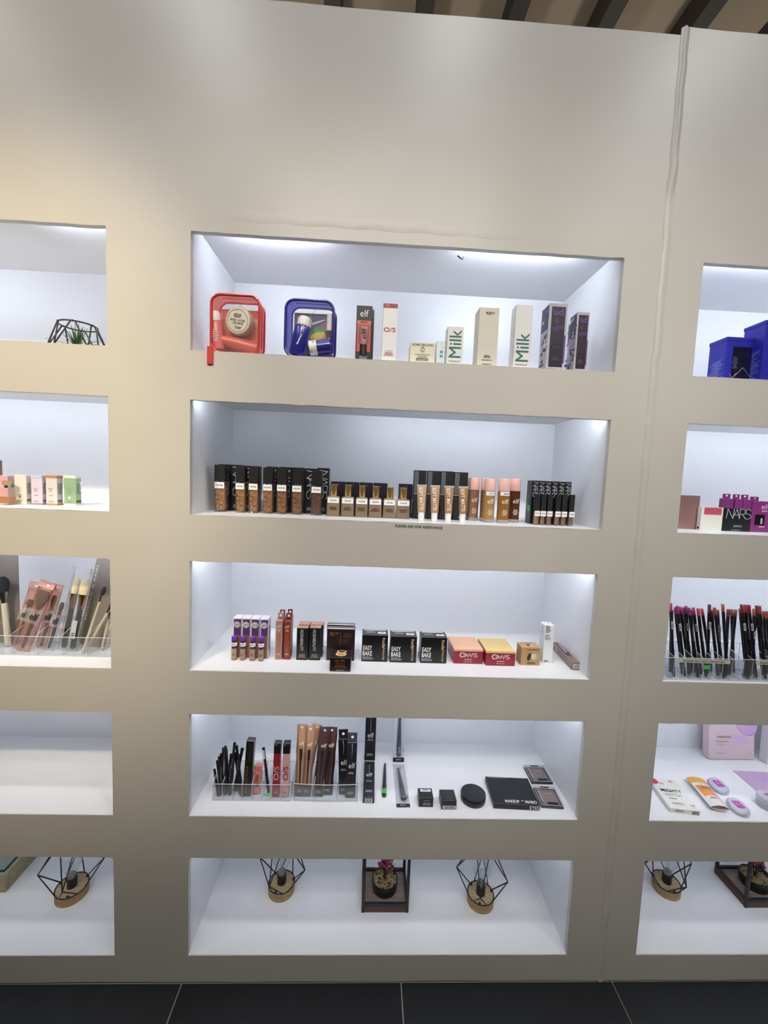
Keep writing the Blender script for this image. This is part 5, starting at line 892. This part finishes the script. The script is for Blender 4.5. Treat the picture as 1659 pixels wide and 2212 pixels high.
for i, (a, b_, c_, d_, e_) in enumerate(PR):
    cnt[e_] = cnt.get(e_, 0) + 1; h, nm = ends[e_] if e_ else (None, 'black'); S = 6.405
    lab = 'black lip pencil with %s end%s' % (nm, '' if tot[e_] == 1 else ', %s of that colour from the left' % ORDN[cnt[e_] - 1])
    pencil(lab, F3 + .0035, 1400 + c_ / S, 1230 + d_ / S, 1400 + a / S, 1230 + b_ / S, random.uniform(.010, .028), YR + .012 + .040 * ((i * 5) % 7) / 7, .0040, '#17161a', h, 'lip pencils in the right column', .11, tag_=.70 if i % 3 == 0 else None, name='lip_pencil')
for (u0, u1, v0, v1, lab, txt, oo) in ((1465.5, 1576, 1423, 1433.5, 'cream notice strip PLEASE DO NOT SWATCH on the left pencil organizer', 'PLEASE DO NOT SWATCH.', oa), (1632, 1742, 1427.5, 1438, 'cream notice strip on the right pencil organizer, cut off by picture edge', 'PLEASE DO NOT SWATCH.', ob)):
    p0, p1 = ony(u0, v0, oo.e.location.y), ony(u1, v1, oo.e.location.y); t = Thing('notice_strip', lab, 'sign', ((p0.x + p1.x) / 2, oo.e.location.y - .0016, (p0.z + p1.z) / 2 - .005), p1.x - p0.x, .0004, .0105); t.e.rotation_euler = (0, math.radians(.5), 0); t.body(mat('#cdc8bb', .55), 'paper_strip', .0001); t.text(txt, 'front', .49, .5, t.w * .82, .0058, mat('#3a3836', .6), bold=.01)
p0 = ony(1526, 1440.5, YR); t = Thing('price_sticker', 'green sticker below the notice on the left pencil organizer', 'sticker', (p0.x, YR - .0014, p0.z - .006), .018, .0003, .0105); t.body(mat('#52c05a', .5), 'sticker_sheet', .0001)
# fourth niche: skin care
x, y, w, h = fit(F4, 1535, 1634, 1642, 1570); LILAC = mat('#c9a6cf', .4)
t = Thing('mask_box', 'large pink skin care box with lilac curves leaning at the back', 'box', (x, y + .014, F4 + .001), w, .026, .170, 0); t.e.rotation_euler = (math.radians(-6), 0, 0); t.body(mat('#d9c2c8', .4))
def curve_print(t, pts, th, m, name='curve_print', eps=.0007):
    o = t.put(strokemesh([pts], th, m, t.w / t.h), name, 'front', .5, .5, t.w, t.h, 0, eps); return o
t.put(discmesh(LILAC, 40), 'bubble_print', 'front', .80, .74, .072, .10, 32, .0004); t.put(discmesh(mat('#d4b4d4', .4), 40), 'bubble_print', 'front', .70, .38, .060, .032, -14, .0003); t.put(discmesh(mat('#b186b4', .4), 40, .475), 'bubble_rim', 'front', .80, .74, .074, .103, 32, .0006)
t.text('medicube', 'front', .33, .44, t.w * .30, .010, GREYP); t.put(discmesh(GREYP, 4), 'mark_print', 'front', .51, .475, .003, .003); t.lines('front', .36, .34, t.w * .42, .003, 1, GREYP, align='l'); t.lines('front', .30, .28, t.w * .28, .008, 2, mat('#d49aa8', .6), align='l'); t.lines('front', .30, .11, t.w * .26, .002, 1, GREYP, align='l')
for k in range(3): t.put(discmesh(mat('#b49aa4', .5), 16, .4), 'icon_print', 'front', .74 + .09 * k, .12, .007, .007)
t = carton('skin_care_box', 'white box leaning at the back beside the large pink box', F4, 1662, 1745, 1652, 1555, .03, mat('#dcdcdc', .45))
t = flat('blemish_patch_box', 'flat white patch box with red circle and black bold name', (1440, 1757), (1501, 1757), (1462, 1692), (1410, 1692), F4, .013, mat('#e3e2de', .45)); t.put(discmesh(mat('#b83240', .5), 28), 'red_circle', 'top', .10, .88, .026, .026, 0, .0004); t.quad('top', .34, .82, .014, .008, mat('#b9b08c', .5), 'patch_print', rot=-20); t.text('MIGHTY', 'top', .50, .58, t.w * .72, .012, INK, bold=.04); t.text('PATCH', 'top', .48, .44, t.w * .52, .011, mat('#77777a', .5)); t.lines('top', .36, .31, t.w * .4, .005, 1, GREYP); t.lines('top', .40, .16, t.w * .5, .008, 3, mat('#9a9aa0', .6)); t.text('14', 'top', .86, .15, .008, .007, INK); t.put(barmesh(INK, 10), 'barcode_print', 'front', .84, .5, t.w * .22, .010); t.lines('front', .32, .5, t.w * .4, .006, 2, mat('#8a8478', .6)); t.lines('top', .76, .92, t.w * .2, .010, 3, mat('#c06a70', .6))
# pillow pack
pA, pB = onz(1555, 1755, F4), onz(1500, 1690, F4); dv = pB - pA; L = dv.length; N, K = 10, 9; vs, fs = [], []
t = Thing('pillow_pack', 'white pillow pack with orange printed front, open end facing out', 'box', (pA.x, pA.y, F4 + .001), .05, L, .022, math.atan2(dv.y, dv.x) - PI / 2)
W = .025
for sgn in (1, -1):
    for k in range(N + 1):
        s = k / N
        for q in range(K + 1):
            a = q / K * 2 - 1; end = 1 - .85 * abs(2 * s - 1) ** 6 * 0; vs.append((W * a, L * s - .010 * (1 - a * a) * (1 if s == 0 else 0) * sgn * 0, .011 + sgn * .0105 * (1 - a * a) ** .8 * (.55 + .45 * math.sin(PI * min(1, s * 1.2 + .15)))))
    base = 0 if sgn == 1 else (N + 1) * (K + 1)
    for k in range(N):
        for q in range(K): i = base + k * (K + 1) + q; fs.append((i, i + 1, i + K + 2, i + K + 1))
o = pyd('pack_sleeve', vs, fs, mat('#dcd8d6', .4), t.e, True); o.data.materials.append(mat('#dc8a44', .4)); o.data.materials.append(mat('#d69a2e', .4))
for i, p_ in enumerate(o.data.polygons):
    if i < N * K:
        r_, q_ = divmod(i, K); 
        if 3 <= r_ <= 6 and 1 <= q_ <= 7: p_.material_index = 1
        if r_ >= 8: p_.material_index = 2
pyd('end_flap', [(-W, 0.002, .011)] + [(W * a, .004 + .010 * (1 - a * a), .011 + .009 * (1 - a * a)) for a in (-.66, -.33, 0, .33, .66)] + [(W, .002, .011)] + [(W * a, .004 + .008 * (1 - a * a), .011 - .009 * (1 - a * a)) for a in (.66, .33, 0, -.33, -.66)], [tuple(range(12))], mat('#b8a49c', .6), t.e)
t.text('HERO.', 'top', .55, .52, .030, .010, GREYP, rot=8, off=(0, L * .55, .0228)); t.lines('top', .5, .25, .030, .006, 2, mat('#8a6a6a', .6), off=(0, L * .22, .0222))
for (uv, lab) in (((1551, 1701), 'clear oval puff pack with magenta label, rear one'), ((1594, 1747), 'clear oval puff pack with magenta label, front one')):
    c = onz(*uv, F4); t = Thing('puff_pack', lab, 'puff pack', (c.x, c.y, F4), group='clear oval puff packs', rz=math.radians(62), h=.0135)
    loft('powder_puff', [(0, 0, .001, .028, .019), (0, 0, .004, .031, .022), (0, 0, .009, .031, .022), (0, 0, .012, .026, .018)], mat('#d5d4dc', .7), t.e, 32); loft('clear_shell', [(0, 0, .0004, .036, .026), (0, 0, .006, .036, .026), (0, 0, .0128, .028, .019)], clear('f4f4fa', .85, .05, 'shell_film'), t.e, 32)
    t.w = t.d = .05; t.quad('top', .5, .5, .020, .026, mat('#b04aa0', .45), 'magenta_label', .0004, rot=-62); t.text('SET\nACTIVE', 'top', .5, .54, .013, .010, mat('#e6b8de', .5), rot=-62, eps=.0008)
t = flat('sheet_mask', 'lilac sheet mask sachet lying flat at the right edge', (1637, 1713), (1720, 1713), (1668, 1668), (1586, 1667), F4, .002, mat('#b79cbc', .3, coat=.3), 'sachet', None, 'sachet', .0005); t.put(discmesh(mat('#a993c4', .3), 30), 'bubble_print', 'top', .66, .45, .05, .05)
c = onz(1658, 1742, F4); t = Thing('clear_jar', 'stacked clear round jar at the right edge of the fourth shelf', 'jar', (c.x, c.y, F4)); loft('jar_cup', [(0, 0, 0, .024, .024), (0, 0, .002, .026, .026), (0, 0, .018, .026, .026)], clear('e6e8ec', .6, .05, 'jar_plastic'), t.e, 32); loft('cream', [(0, 0, .003, .020, .020), (0, 0, .015, .021, .021)], mat('#c9c8cc', .5), t.e, 32); loft('lid', [(0, 0, .018, .027, .027), (0, 0, .030, .027, .027), (0, 0, .032, .025, .025)], clear('e2e5ea', .5, .05, 'jar_lid'), t.e, 32); t.w = t.d = .05; t.h = .0325; t.quad('top', .55, .6, .02, .008, mat('#a04a98', .45), 'magenta_label')
